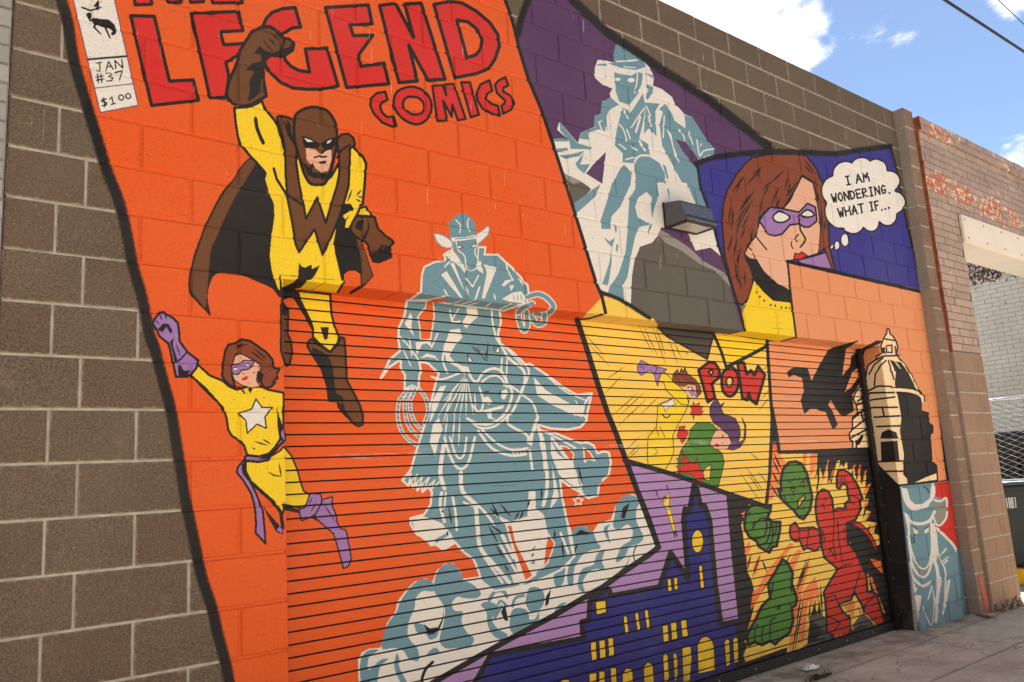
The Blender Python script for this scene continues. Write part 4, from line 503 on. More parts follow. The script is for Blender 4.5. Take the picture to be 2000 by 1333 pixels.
# ------------------------------------------------------------------ materials
class NT:
    def __init__(s, name):
        s.m = bpy.data.materials.new(name); s.m.use_nodes = True; s.t = s.m.node_tree; s.t.nodes.clear()
        s.out = s.n('ShaderNodeOutputMaterial'); s.b = s.n('ShaderNodeBsdfPrincipled'); s.l(s.b.outputs[0], s.out.inputs[0])
        s._pos = None
    def n(s, t, ins=None, **kw):
        n = s.t.nodes.new(t)
        for k, v in kw.items(): setattr(n, k, v)
        for k, v in (ins or {}).items(): s.set(n.inputs[k], v)
        return n
    def l(s, a, b): s.t.links.new(a, b)
    def set(s, inp, v):
        if isinstance(v, bpy.types.NodeSocket): s.l(v, inp)
        elif isinstance(v, (tuple, list)) and len(v) == 3 and inp.type == 'RGBA': inp.default_value = (*v, 1)
        else: inp.default_value = v
    def pos(s):
        if s._pos is None: s._geo = s.n('ShaderNodeNewGeometry'); s._pos = s._geo.outputs['Position']
        return s._pos
    def math(s, op, a, b=0., c=None, clamp=False):
        n = s.n('ShaderNodeMath', operation=op, use_clamp=clamp); s.set(n.inputs[0], a); s.set(n.inputs[1], b)
        if c is not None: s.set(n.inputs[2], c)
        return n.outputs[0]
    def noise(s, scale, detail=4, rough=.55, vec=None, dist=0):
        n = s.n('ShaderNodeTexNoise', {'Scale': scale, 'Detail': detail, 'Roughness': rough, 'Distortion': dist}); s.l(vec or s.pos(), n.inputs['Vector']); return n.outputs['Fac']
    def scaled(s, sc, loc=(0,0,0), rot=(0,0,0), vec=None):
        n = s.n('ShaderNodeMapping', {'Scale': sc, 'Location': loc, 'Rotation': rot}); s.l(vec or s.pos(), n.inputs['Vector']); return n.outputs['Vector']
    def ramp(s, f, a, b, lo=0., hi=1.):
        n = s.n('ShaderNodeMapRange', {'Value': f, 'From Min': a, 'From Max': b, 'To Min': lo, 'To Max': hi}); return n.outputs['Result']
    def mix(s, f, a, b, mode='MIX'):
        n = s.n('ShaderNodeMixRGB', blend_type=mode); s.set(n.inputs[0], f); s.set(n.inputs[1], a); s.set(n.inputs[2], b); return n.outputs[0]
    def xyz(s, v=None):
        n = s.n('ShaderNodeSeparateXYZ'); s.l(v or s.pos(), n.inputs[0]); return n.outputs
    def rnd(s): return s.n('ShaderNodeObjectInfo').outputs['Random']
    def bump(s, h, dist, strength=1., prev=None):
        n = s.n('ShaderNodeBump', {'Height': h, 'Distance': dist, 'Strength': strength})
        if prev is not None: s.l(prev, n.inputs['Normal'])
        return n.outputs['Normal']
    def done(s, color, rough=.85, normal=None, metal=0., spec=.3):
        s.set(s.b.inputs['Base Color'], color); s.set(s.b.inputs['Roughness'], rough); s.set(s.b.inputs['Metallic'], metal); s.set(s.b.inputs['Specular IOR Level'], spec)
        if normal is not None: s.l(normal, s.b.inputs['Normal'])
        return s.m
    def sample(s, im):
        img, (ua, va, u0, u1, v0, v1) = im; c = s.xyz()
        # brush and spray edges wander a little with the texture of the block
        u = s.math('DIVIDE', s.math('SUBTRACT', c[ua], u0), u1-u0); v = s.math('DIVIDE', s.math('SUBTRACT', c[va], v0), v1-v0)
        k = s.n('ShaderNodeCombineXYZ', {'X': u, 'Y': v})
        t = s.n('ShaderNodeTexImage', image=img, interpolation='Linear', extension='EXTEND'); s.l(k.outputs[0], t.inputs[0]); return t.outputs['Color'], t.outputs['Alpha']

def block_mat(name, bare, painted=None, mortar=False, tint=None):
    s = NT(name); p = s.pos()
    fine = s.noise(240, 3, .6); mid = s.noise(72, 4, .6); big = s.noise(2.2, 4, .6)
    if mortar:
        col = s.mix(s.ramp(s.noise(14, 5), .35, .7), lin((158,150,136)), lin((192,184,168)))
        col = s.mix(s.ramp(fine, .3, .7, 0, .35), col, lin((120,106,90)))
    else:
        r = s.rnd()
        a = s.mix(r, bare, tuple(v*.86 for v in bare)); a = s.mix(s.ramp(s.math('FRACT', s.math('MULTIPLY', r, 7.31)), .62, .8, 0, .55), a, tint or tuple(v*q for v, q in zip(bare, (1.0,.86,.82))))
        sp = s.ramp(s.noise(115, 3, .6), .36, .60)
        col = s.mix(sp, tuple(v*.42 for v in bare), a); col = s.mix(s.ramp(s.noise(135, 2, .5, s.scaled((1,1,1),(3.3,1.1,7))), .62, .72, 0, .55), col, tuple(min(1, v*1.75) for v in bare))
        col = s.mix(s.ramp(big, .3, .75, .0, .35), col, tuple(v*1.25 for v in bare), 'MIX')
        # mortar dragged over the arrises
        g_ = s.xyz(s.n('ShaderNodeTexCoord').outputs['Generated'])
        ex = s.math('MULTIPLY', s.math('MINIMUM', g_[0], s.math('SUBTRACT', 1., g_[0])), .38); ez = s.math('MULTIPLY', s.math('MINIMUM', g_[2], s.math('SUBTRACT', 1., g_[2])), .193)
        ed = s.math('SUBTRACT', s.math('MINIMUM', ex, ez), s.math('MULTIPLY', s.ramp(s.noise(26, 5, .7), .46, .74), .0085))
        col = s.mix(s.ramp(ed, -.001, .0045, .55, 0), col, lin((166,154,138)))
        # dusty efflorescence
        col = s.mix(s.ramp(s.noise(6, 5, .7), .60, .78, 0, .35), col, lin((150,134,116)))
    a = None
    if painted:
        c0, a0 = s.sample(IM_WALL)
        if painted == 'opening':
            nx = s.xyz(s._geo.outputs['True Normal'])
            c1, a1 = s.sample(IM_SOF); c2, a2 = s.sample(IM_JAMB)
            f1 = s.math('MULTIPLY', s.math('LESS_THAN', nx[2], -.6), s.math('MULTIPLY', s.math('COMPARE', s.xyz()[2], DZ+.004, .014), s.math('COMPARE', s.xyz()[0], (DX0+DX1)/2, (DX1-DX0)/2+.002))); f2 = s.math('MULTIPLY', s.math('LESS_THAN', nx[0], -.6), s.math('COMPARE', s.xyz()[0], DX1+.004, .008))
            c0 = s.mix(f2, s.mix(f1, c0, c1), c2); a0 = s.math('MAXIMUM', a0, s.math('MAXIMUM', s.math('MULTIPLY', f1, a1), s.math('MULTIPLY', f2, a2)))
        # pits of the block the roller never reached, a breath of dust and fading
        pit = s.ramp(s.noise(98, 3, .5), .64, .69); rough_zone = s.ramp(s.noise(3.1, 3), .40, .58, .15, 1)
        pc = s.mix(s.math('MULTIPLY', s.math('MULTIPLY', pit, rough_zone), .72), c0, lin((60,44,36)))
        pc = s.mix(s.ramp(s.noise(1.3, 5, .6), .35, .8, 0, .05), pc, lin((196,184,168))); pc = s.mix(s.ramp(mid, .3, .75, 0, .14), pc, (.02,.015,.012))
        low = s.ramp(s.xyz()[2], -1.70, -1.35, .5, 0.); pc = s.mix(s.math('MULTIPLY', low, s.ramp(s.noise(9,5), .35, .65)), pc, lin((104,86,68)))
        col = s.mix(a0, col, pc); a = a0
    h = s.math('ADD', s.math('MULTIPLY', fine, .5), mid)
    st = .55 if a is None else s.ramp(a, 0, 1, .75, .55)
    n = s.n('ShaderNodeBump', {'Height': h, 'Distance': .0032}); s.set(n.inputs['Strength'], st)
    return s.done(col, .9 if a is None else s.ramp(a, 0, 1, .95, .75), n.outputs['Normal'], spec=.12)
BARE = lin((110,96,80))
M_BLOCK = block_mat('painted_block', BARE, 'opening', tint=lin((106,80,68)))
M_MORT = block_mat('painted_mortar', BARE, 'opening', True)
M_BLOCK2 = block_mat('bare_block', lin((142,117,98)), tint=lin((128,94,82)))
M_PIER = block_mat('tan_block', lin((156,128,106)), tint=lin((154,118,98)))
M_MORT2 = block_mat('bare_mortar', BARE, None, True)

def door_mat():
    s = NT('painted_slat'); c, a = s.sample(IM_DOOR)
    v = s.scaled((3,1,70)); st = s.noise(3.2, 4, .65, v)
    col = s.mix(s.ramp(st, .56, .74, 0, .20), c, lin((70,40,26))); col = s.mix(s.ramp(s.noise(1.1,4), .4,.8,0,.04), col, lin((200,186,168)))
    v2 = s.scaled((6,1,240)); chip = s.ramp(s.noise(4, 2, .5, v2), .70, .74, 0, .55); col = s.mix(chip, col, lin((66,52,44)))
    low = s.ramp(s.xyz()[2], -1.72, -1.30, .55, 0.); col = s.mix(s.math('MULTIPLY', low, s.ramp(s.noise(7,5), .3, .7)), col, lin((58,48,40)))
    return s.done(col, s.ramp(s.noise(5,3), .3, .7, .5, .65), s.bump(s.noise(60,3,.5,s.scaled((.3,1,2))), .0012, .5), spec=.15)
M_SLAT = door_mat()
def plain(name, rgb, rough=.6, metal=0., var=.25, scale=9, spec=.3, bump=.0008, bscale=120):
    s = NT(name); c = lin(rgb)
    col = s.mix(s.ramp(s.noise(scale, 5, .6), .3, .72, 0, 1), tuple(v*(1-var) for v in c), tuple(min(1, v*(1+var*.5)) for v in c))
    return s.done(col, s.ramp(s.noise(scale*2, 4), .3, .7, max(.05, rough-.1), min(1, rough+.1)), s.bump(s.noise(bscale, 3), bump, .6), metal, spec)
M_BLACK = plain('black_steel', (34,31,31), .5, 0, .3)
M_BRONZE = plain('dark_bronze_enamel', (80,77,78), .3, 0, .12, 12, .6)
M_BRONZE2 = plain('bronze_frame', (46,40,36), .45, 0, .15)
M_LENS = plain('milky_lens', (178,172,160), .18, 0, .2, 30, .5, .0002)
M_CREAM = plain('cream_steel', (222,206,186), .5, 0, .08, 5)
M_GREYP = plain('grey_soffit_paint', (196,186,172), .7, 0, .06, 4)
M_BOLT = plain('bolt_steel', (176,160,140), .5, .3, .2)
M_GALV = plain('galvanised_steel', (196,198,200), .35, .85, .12, 30, .5, .0002)
M_WIRE = plain('fence_wire', (190,190,188), .4, .6, .1, 30, .5, .0001)
M_BIN = plain('dark_green_plastic', (34,40,38), .5, 0, .15, 6, .4)
M_BINT = plain('white_stencil', (200,200,196), .7, 0, .05)
M_TYRE = plain('black_rubber', (24,22,24), .8)
M_DUMP = plain('rusty_dark_steel', (44,36,26), .7, 0, .3, 4)
M_YEL = plain('worn_yellow_paint', (226,170,24), .7, 0, .3, 14)
M_CABLE = plain('black_cable', (16,14,16), .6)
M_PLAST = plain('clear_plastic', (214,214,210), .25, 0, .05, 20, .5)
M_LEAF = plain('weed_leaf', (70,78,34), .7, 0, .4, 40)
M_STONE = plain('broken_mortar', (150,132,112), .95, 0, .35, 30, .2, .003, 80)
M_PEB = plain('grit', (120,104,88), .95, 0, .5, 60, .2)
M_SPILL = plain('dried_red_paint', (150,62,50), .7, 0, .3, 30)

def brick_mat(name, face, joint_dark, peel=True, raw_side=True):
    s = NT(name); r = s.rnd(); c = lin(face); z = s.xyz()
    col = s.mix(r, tuple(v*.84 for v in c), tuple(v*1.08 for v in c)); col = s.mix(s.ramp(s.noise(40,4), .35,.7,0,.35), col, tuple(v*.78 for v in c))
    if peel:
        raw = s.mix(s.ramp(s.noise(16,4), .50, .60), lin((178,104,86)), lin((226,194,160)))
        band = s.math('MULTIPLY', s.ramp(z[2], 1.95, 2.2), s.ramp(z[2], 2.62, 2.40))
        band = s.math('MULTIPLY', band, s.ramp(s.math('ABSOLUTE', s.math('SUBTRACT', s.math('ADD', s.math('MULTIPLY', s.math('SUBTRACT', z[0], 7.4), -.06), 2.36), z[2])), .24, .10))
        band = s.math('MAXIMUM', band, s.math('MULTIPLY', s.ramp(z[2], 2.72, 2.82), .62))
        pk = s.ramp(s.math('ADD', s.noise(4.0,6,.66), s.math('MULTIPLY', band, .19)), .665, .685)
        col = s.mix(pk, col, raw)
        drk = s.math('MULTIPLY', s.ramp(s.noise(3,4), .5,.75), s.ramp(z[2], 2.4, 2.8)); col = s.mix(s.math('MULTIPLY', drk, .6), col, lin((96,76,62)))
    if raw_side:
        nx = s.xyz(s._geo.outputs['True Normal']); f = s.math('MULTIPLY', s.math('LESS_THAN', nx[0], -.6), s.math('LESS_THAN', z[0], 7.235)); col = s.mix(f, col, s.mix(s.ramp(s.noise(9,3),.4,.6), lin((132,62,40)), lin((168,92,62))))
    return s.done(col, .85, s.bump(s.noise(120,4), .002, .6), spec=.25)
M_BRICK = brick_mat('mauve_painted_brick', (166,144,130), (92,70,56))
M_BRICKG = brick_mat('grey_painted_brick', (150,146,140), (90,86,80), False, False)
def white_brick():
    s = NT('white_painted_brick'); z = s.xyz(); c = lin((226,217,202))
    col = s.mix(s.ramp(s.noise(3,4), .3,.7), c, tuple(v*.85 for v in c))
    bad = s.ramp(z[2], 2.50, 2.66); pk = s.ramp(s.math('ADD', s.noise(24,4,.6), s.math('MULTIPLY', bad, .22)), .66, .70)
    col = s.mix(pk, col, s.mix(s.ramp(s.noise(7,2), .45,.55), lin((44,38,40)), lin((120,78,58))))
    return s.done(col, .85, s.bump(s.noise(70,4), .003, .6))
M_WHITEB = white_brick()
M_JOINTD = plain('dirty_brick_mortar', (112,90,72), .95, 0, .3, 14, .2, .002)
M_JOINTG = plain('grey_brick_mortar', (128,124,118), .95, 0, .25, 14, .2, .002)
M_JOINTW = plain('white_brick_mortar', (168,156,138), .95, 0, .25, 14, .2, .002)

def concrete(name, rgb, sun_side=False):
    s = NT(name); c = lin(rgb); r = s.rnd()
    col = s.mix(s.ramp(s.noise(1.7,6,.62), .3,.72), tuple(v*.66 for v in c), tuple(v*1.2 for v in c))
    col = s.mix(s.ramp(r,0,1,0,.3), col, tuple(v*.8 for v in c))
    col = s.mix(s.ramp(s.noise(2.4,5,.6,s.scaled((1,1,1),(4,2,1))), .50,.72,0,.5), col, lin((150,116,86)))          # rust-brown wash
    br = s.noise(3, 5, .7, s.scaled((2.2,34,1), (0,0,0), (0,0,.35))); col = s.mix(s.ramp(br, .42,.72,0,.5), col, tuple(v*.40 for v in c))  # broom marks
    col = s.mix(s.ramp(s.noise(120,2), .62,.72,0,.6), col, tuple(v*.4 for v in c)); col = s.mix(s.ramp(s.noise(160,2,.5,s.scaled((1,1,1),(9,9,9))), .64,.74,0,.5), col, lin((190,176,156)))
    col = s.mix(s.ramp(s.noise(5.5,6,.7), .62,.74,0,.6), col, lin((66,58,50)))                                      # oil and tyre stains
    vo = s.n('ShaderNodeTexVoronoi', {'Scale': .62}, feature='DISTANCE_TO_EDGE'); w = s.n('ShaderNodeVectorMath', operation='ADD'); nn = s.n('ShaderNodeTexNoise', {'Scale': 2.6, 'Detail': 5}); s.l(s.pos(), nn.inputs['Vector']); s.l(s.pos(), w.inputs[0]); s.l(nn.outputs['Color'], w.inputs[1]); s.l(w.outputs[0], vo.inputs['Vector'])
    crack = s.ramp(vo.outputs['Distance'], .0, .006, .75, 0); col = s.mix(crack, col, lin((52,44,38)))
    yv = s.xyz()[1]; jd = None
    for yj in (-.20, -.78, -2.1):
        q_ = s.ramp(s.math('SUBTRACT', s.math('ABSOLUTE', s.math('SUBTRACT', yv, yj)), s.math('MULTIPLY', s.noise(11,5,.7), .022)), -.004, .010, 1, 0); jd = q_ if jd is None else s.math('MAXIMUM', jd, q_)
    col = s.mix(s.math('MULTIPLY', jd, .5), col, lin((84,68,52)))                                                  # dirt packed in the joints
    foot = s.math('MULTIPLY', s.ramp(s.math('ABSOLUTE', s.xyz()[1]), .02, .30, 1, 0), s.ramp(s.noise(6,6,.7), .36, .62)); col = s.mix(s.math('MULTIPLY', foot, .7), col, lin((96,74,54)))     # dirt swept against the wall
    h = s.math('SUBTRACT', s.math('ADD', s.noise(180,4), s.math('MULTIPLY', br, .5)), s.math('MULTIPLY', crack, 1.5))
    return s.done(col, .88, s.bump(h, .003, .7), spec=.25)
M_CONC = concrete('alley_concrete', (220,206,182)); M_GROUND = concrete('worn_ground', (188,181,170))

# ------------------------------------------------------------------ mesh helpers
def mesh(name, verts, faces, mat, smooth=False):
    me = bpy.data.meshes.new(name); me.from_pydata([tuple(v) for v in verts], [], faces); me.update()
    if mat: me.materials.append(mat)
    if smooth: me.polygons.foreach_set('use_smooth', [True]*len(me.polygons))
    return me
def link(name, me, parent=None, loc=(0,0,0), rot=(0,0,0)):
    o = bpy.data.objects.new(name, me); COLL.objects.link(o); o.location = loc; o.rotation_euler = rot
    if parent: o.parent = parent
    return o
def tag(o, label=None, cat=None, group=None, kind=None):
    if label: o['label'] = label
    if cat: o['category'] = cat
    if group: o['group'] = group
    if kind: o['kind'] = kind
    return o
def thing(name, label, cat, loc=(0,0,0), group=None): return tag(link(name, None, None, loc), label, cat, group)
class MB:
    def __init__(s): s.v = []; s.f = []
    def add(s, v, f):
        k = len(s.v); s.v += [tuple(q) for q in v]; s.f += [[i+k for i in q] for q in f]; return s
    def box(s, x0, x1, y0, y1, z0, z1):
        return s.add([(x,y,z) for z in (z0,z1) for y in (y0,y1) for x in (x0,x1)], [[0,2,3,1],[4,5,7,6],[0,1,5,4],[2,6,7,3],[0,4,6,2],[1,3,7,5]])
    def bbox(s, x0, x1, y0, y1, z0, z1, b=.004):
        """box with all edges chamfered"""
        bm = bmesh.new(); bmesh.ops.create_cube(bm, size=1)
        for v in bm.verts: v.co = ((x0+x1)/2 + v.co.x*(x1-x0), (y0+y1)/2 + v.co.y*(y1-y0), (z0+z1)/2 + v.co.z*(z1-z0))
        bmesh.ops.bevel(bm, geom=bm.edges[:], offset=b, segments=2, affect='EDGES')
        bm.verts.index_update(); s.add([v.co.copy() for v in bm.verts], [[v.index for v in f.verts] for f in bm.faces]); bm.free(); return s
    def tube(s, pts, r, n=8, cap=True):
        pts = [Vector(p) for p in pts]; rings = []; k0 = len(s.v); rr = r if isinstance(r, (list,tuple)) else [r]*len(pts)
        for i, p in enumerate(pts):
            t = (pts[min(i+1,len(pts)-1)] - pts[max(i-1,0)]).normalized(); a = Vector((0,0,1)) if abs(t.z) < .9 else Vector((1,0,0)); u = t.cross(a).normalized(); w = t.cross(u)
            for k in range(n): q = 2*math.pi*k/n; s.v.append(tuple(p + (u*math.cos(q) + w*math.sin(q))*rr[i]))
        for i in range(len(pts)-1):
            for k in range(n): a = k0+i*n+k; b = k0+i*n+(k+1) % n; s.f.append([a, b, b+n, a+n])
        if cap: s.f.append([k0+k for k in range(n)][::-1]); s.f.append([k0+(len(pts)-1)*n+k for k in range(n)])
        return s
    def prism(s, poly, ax, a, b):
        """2-D outline pushed along one axis"""
        n = len(poly); k = len(s.v)
        for q in (a, b):
            for u, w in poly: s.v.append((q,u,w) if ax == 0 else (u,q,w) if ax == 1 else (u,w,q))
        s.f += [[k+i, k+(i+1) % n, k+n+(i+1) % n, k+n+i] for i in range(n)] + [[k+i for i in range(n)][::-1], [k+n+i for i in range(n)]]
        return s
    def me(s, name, mat, smooth=False):
        bm = bmesh.new(); m = mesh(name, s.v, s.f, mat, smooth); bm.from_mesh(m); bmesh.ops.recalc_face_normals(bm, faces=bm.faces[:]); bm.to_mesh(m); bm.free()
        if smooth: m.polygons.foreach_set('use_smooth', [True]*len(m.polygons))
        return m
    def obj(s, name, mat, parent=None, smooth=False): return link(name, s.me(name, mat, smooth), parent)
_BM = {}
def block_mesh(w, h, d, mat, ch=.0052):
    """masonry unit: origin at the middle of the face, face looks to -Y, arrises knocked back"""
    key = (round(w,3), round(h,3), round(d,3), mat.name)
    if key not in _BM:
        a, b = w/2, h/2
        v = [(-a+ch,0,-b+ch),(a-ch,0,-b+ch),(a-ch,0,b-ch),(-a+ch,0,b-ch),(-a,ch,-b),(a,ch,-b),(a,ch,b),(-a,ch,b),(-a,d,-b),(a,d,-b),(a,d,b),(-a,d,b)]
        f = [[0,1,2,3],[4,5,1,0],[5,6,2,1],[6,7,3,2],[7,4,0,3],[8,9,5,4],[9,10,6,5],[10,11,7,6],[11,8,4,7],[11,10,9,8]]
        _BM[key] = mesh('masonry_unit', v, f, mat)
    return _BM[key]
def px_area(x0, x1, y, z0, z1):
    q = [project((x, y, z)) for x, z in ((x0,z0),(x1,z0),(x1,z1),(x0,z1))]
    if min(c[2] for c in q) < .2: return 0
    q = [(min(max(c[0],0),2000), min(max(c[1],0),1333)) for c in q]
    return abs(sum(q[i-1][0]*q[i][1] - q[i][0]*q[i-1][1] for i in range(4)))/2
RND = random.Random(11)
def lay(parent, units, y, depth, mat, name, limit=300, jit=.0012, ch=.0052):
    """units: (x0, x1, z0, z1, dy): the ones that show largest become parts, the rest one joined part"""
    ar = sorted(((px_area(u[0], u[1], y, u[2], u[3]), i) for i, u in enumerate(units)), reverse=True)
    keep = {i for a, i in ar[:limit] if a > 12}; rest = MB()
    for i, (x0, x1, z0, z1, dy) in enumerate(units):
        me = block_mesh(x1-x0, z1-z0, depth, mat, ch); loc = ((x0+x1)/2, y + dy + RND.uniform(-jit,jit), (z0+z1)/2)
        if i in keep: link(name, me, parent, loc, (RND.uniform(-.002,.002), RND.uniform(-.0015,.0015), RND.uniform(-.002,.002)))
        else: rest.add([(v.co.x+loc[0], v.co.y+loc[1], v.co.z+loc[2]) for v in me.vertices], [list(p.vertices) for p in me.polygons])
    if rest.v: tag(link(name + '_field', mesh(name + '_field', rest.v, rest.f, mat), parent), kind='stuff')

# ------------------------------------------------------------------ ground
gr = MB().add([(-150,-150,G-.045),(150,-150,G-.045),(150,150,G-.045),(-150,150,G-.045)], [[0,1,2,3]]).obj('ground', M_GROUND); tag(gr, kind='structure')
pave = link('pavement', None, None, (0,0,0)); tag(pave, kind='structure')
rows = [(.26,-.20),(-.20,-.78),(-.78,-2.1),(-2.1,-3.5),(-3.5,-5.0)]
for k, (ya, yb) in enumerate(rows):
    x = -6 - k*.43; step = (2.6,1.55,1.72,1.8,1.8)[k]
    while x < 13:
        g = .007; w0, w1 = x+g, x+step-g
        if not (w1 < -6):
            mbk = MB(); ch = .006; z1 = G + RND.uniform(-.002,.002); yy0, yy1 = yb+g, ya-g
            mbk.add([(w0+ch,yy0+ch,z1),(w1-ch,yy0+ch,z1),(w1-ch,yy1-ch,z1),(w0+ch,yy1-ch,z1),(w0,yy0,z1-ch),(w1,yy0,z1-ch),(w1,yy1,z1-ch),(w0,yy1,z1-ch),(w0,yy0,z1-.1),(w1,yy0,z1-.1),(w1,yy1,z1-.1),(w0,yy1,z1-.1)],
                    [[0,1,2,3],[4,5,1,0],[5,6,2,1],[6,7,3,2],[7,4,0,3],[8,9,5,4],[9,10,6,5],[10,11,7,6],[11,8,4,7]])
            mbk.obj('slab', M_CONC, pave)
        x += step
yd = MB().add([(6.9,.265,G-.003),(60,.265,G-.003),(60,40,G-.003),(6.9,40,G-.003)], [[0,1,2,3]]).obj('yard', M_GROUND); tag(yd, kind='structure')
tag(pave, 'worn stained concrete pavement slabs along the alley wall')

# ------------------------------------------------------------------ the mural wall
wall = thing('mural_wall', 'concrete block wall painted with comic book panels around a roll-up door', 'wall', (0,0,0))
J = .005; units = []
for c in range(-9, 15):
    z0, z1 = c*CO + J, (c+1)*CO - J
    js = [XL, -.31] + [u*HB for u in range(0, 40, 2)] if c % 2 else [XL] + [u*HB for u in range(-1, 40, 2)]
    js = [j for j in js if j < XR-.04] + [XR]
    for a, b in zip(js, js[1:]):
        segs = [(a, b)]
        if c < 3:
            segs = []
            if a < DX0 - .03: segs.append((a, min(b, DX0)))
            if b > DX1 + .03: segs.append((max(a, DX1), b))
        for p, q in segs:
            pl = 0 if abs(p-XL) < 1e-6 or abs(p-DX1) < 1e-6 else J; pr = 0 if abs(q-XR) < 1e-6 or abs(q-DX0) < 1e-6 else J
            units.append((p+pl, q-pr, z0 if c != 3 else c*CO+.001, z1, 0))
lay(wall, units, 0, DEP, M_BLOCK, 'block')
m = MB(); R0, R1 = .0072, DEP-.004
m.box(XL+.006, DX0-.006, R0, R1, G-.2, DZ+.006); m.box(DX1+.006, XR-.001, R0, R1, G-.2, DZ+.006); m.box(XL+.006, XR-.001, R0, R1, DZ+.006, ZT-.008)
m.obj('mortar', M_MORT, wall)

# ------------------------------------------------------------------ roll-up door
door = thing('roll_up_door', 'painted steel roll-up door of narrow horizontal slats in the block wall', 'door', (0,DEP,G))
PIT = .0556; ztop = .66; nsl = 0
prof = [(-.0005,.0),(-.0032,.0022),(-.0042,.012),(-.0045,.0265),(-.0042,.041),(-.0032,.0500),(-.0005,.0522),(.008,.0522),(.008,.0)]
sm = MB().prism(prof, 0, -2.80, 2.80).me('slat', M_SLAT); sm.materials.append(M_BLACK)
for p_ in sm.polygons:
    if abs(p_.normal.z) > .55: p_.material_index = 1                  # the rolled edges never got paint
z = G + .075
while z < ztop:
    o = link('slat', sm, door, ((DX0+DX1)/2, 0 + .004 + RND.uniform(-.0006,.0006), z - G)); z += PIT
MB().box(DX0-.03, DX1+.03, .0135, .020, .0, ztop-G).obj('backing', M_BLACK, door)
bb = MB(); bb.bbox(DX0+.01, DX1-.06, -.020, .012, .006, .072, .004); bar = bb.obj('bottom_bar', M_BLACK, door)
sea = MB().bbox(DX0+.01, DX1-.06, -.012, .006, .0, .012, .003).obj('rubber_seal', M_TYRE, door)
bs = MB().tube([(0,-.002,0),(0,.004,0)], .006, 8).me('bolt', M_GALV)
for k in range(14): link('bolt', bs, bar, (DX0+.25+k*.4, -.022, .040))
gd = MB(); gd.bbox(DX1-.065, DX1-.004, -.045, -.014, .0, ztop-G, .003); gd.bbox(DX1-.02, DX1-.004, -.014, .03, .0, ztop-G, .002); rail = gd.obj('guide_rail', M_BLACK, door)
for k in range(16): link('bolt', bs, rail, (DX1-.018, -.047, .12+k*.15))
gd = MB(); gd.bbox(DX0+.004, DX0+.062, -.045, -.014, .0, ztop-G, .003); gd.obj('guide_rail', M_BLACK, door)

# ------------------------------------------------------------------ wall light
lamp = thing('wall_light', 'dark bronze wall pack light fixed to the mural above the door', 'light', (3.515,0,1.27))
x0, x1 = -.16, .16
m = MB().prism([(-.012,.018),(-.012,.175),(-.150,.150),(-.192,.018),(-.192,.006),(-.012,.006)], 0, x0, x1); m.obj('housing', M_BRONZE, lamp)
MB().bbox(x0-.006, x1+.006, -.012, 0, -.004, .180, .002).obj('back_plate', M_BRONZE2, lamp)
for za, ya in ((.040,-.1865),(.030,-.1895)): MB().box(x0+.002, x1-.002, ya-.002, ya+.002, za-.0015, za+.0015).obj('seam', M_BRONZE2, lamp)
MB().box(x0+.003, x1-.003, -.1555, -.1515, .1440, .1465).obj('seam', M_BRONZE2, lamp)
fr = MB(); fr.box(x0, x1, -.192, -.176, -.008, .0055); fr.box(x0, x1, -.030, -.0125, -.008, .0055); fr.box(x0, x0+.022, -.1755, -.0305, -.008, .0055); fr.box(x1-.022, x1, -.1755, -.0305, -.008, .0055); fr.obj('lens_frame', M_BRONZE2, lamp)
MB().box(x0+.0225, x1-.0225, -.1755, -.0305, -.003, .003).obj('lens', M_LENS, lamp)

# ------------------------------------------------------------------ pilaster at the end of the wall
PX0, PX1, PD = XR, 7.215, .1
pil = thing('block_pilaster', 'bare tan concrete block pilaster at the end of the mural', 'pillar', (PX0,0,G))
pm = block_mesh(PX1-PX0, CO-2*J, PD+.1, M_BLOCK2)
for c in range(-9, 15):
    link('block', pm, pil, ((PX1-PX0)/2, -PD + RND.uniform(-.0015,.0015), c*CO + CO/2 - G), (0, RND.uniform(-.002,.002), RND.uniform(-.003,.003)))
MB().box(.005, PX1-PX0-.005, -PD+.005, .09, -.15, ZT-G-.008).obj('mortar', M_MORT2, pil)
# red paint somebody wiped on the pilaster
mk = [(.085,.0),(.150,-.02),(.165,.12),(.155,.26),(.120,.42),(.105,.52),(.088,.58),(.075,.50),(.055,.46),(.062,.38),(.070,.20)]
MB().add([(a, -PD-.0030, b*.58+.04) for a, b in smooth(mk,3)], [list(range(len(mk)*3))]).obj('paint_smear', plain('red_paint_smear', (176,84,70), .7, 0, .2, 40), pil)

# ------------------------------------------------------------------ brick front of the next building, with its block pier and opening
FX0, FY, FZT, PIERX, PIERZ = 7.225, -.13, 2.985, 7.865, .60
OP0, OP1, LZ0, LZ1, FX1 = PIERX, 12.6, 1.765, 2.055, 14.5
fac = thing('brick_building', 'mauve painted brick building front with peeling paint and a wide open bay', 'building', (0,0,0))
BC, BL = .0765, .214; units = []; nrow = int((FZT-PIERZ)/BC)
for r in range(nrow):
    z1 = FZT - r*BC; z0 = z1 - BC; x = FX0; k = 0; dy = -.028 if r in (0,1) else 0; head = r % 6 == 5
    ln = BL/2 if head else BL; off = (r % 2)*ln*.5
    while x < FX1:
        nx = x + (ln if k or not off else off); nx = min(nx, FX1); a, b = x + (.0 if k == 0 else .004), nx - .004; x = nx; k += 1
        if z0 < LZ1 - .02 and b > OP0 - .03 and a < OP1:
            if z0 > LZ0 - .02 or True:
                if a > OP0 - .06: continue
                b = min(b, OP0 if z1 <= LZ0 + .02 else OP0 - .03)
        if b - a > .02: units.append((a, b, z0+.004, z1-.004, dy + RND.uniform(-.0025,.0025)))
lay(fac, units, FY, .11, M_BRICK, 'brick', 300, .001, .003)
units = []
pier_x = (FX0, PIERX)
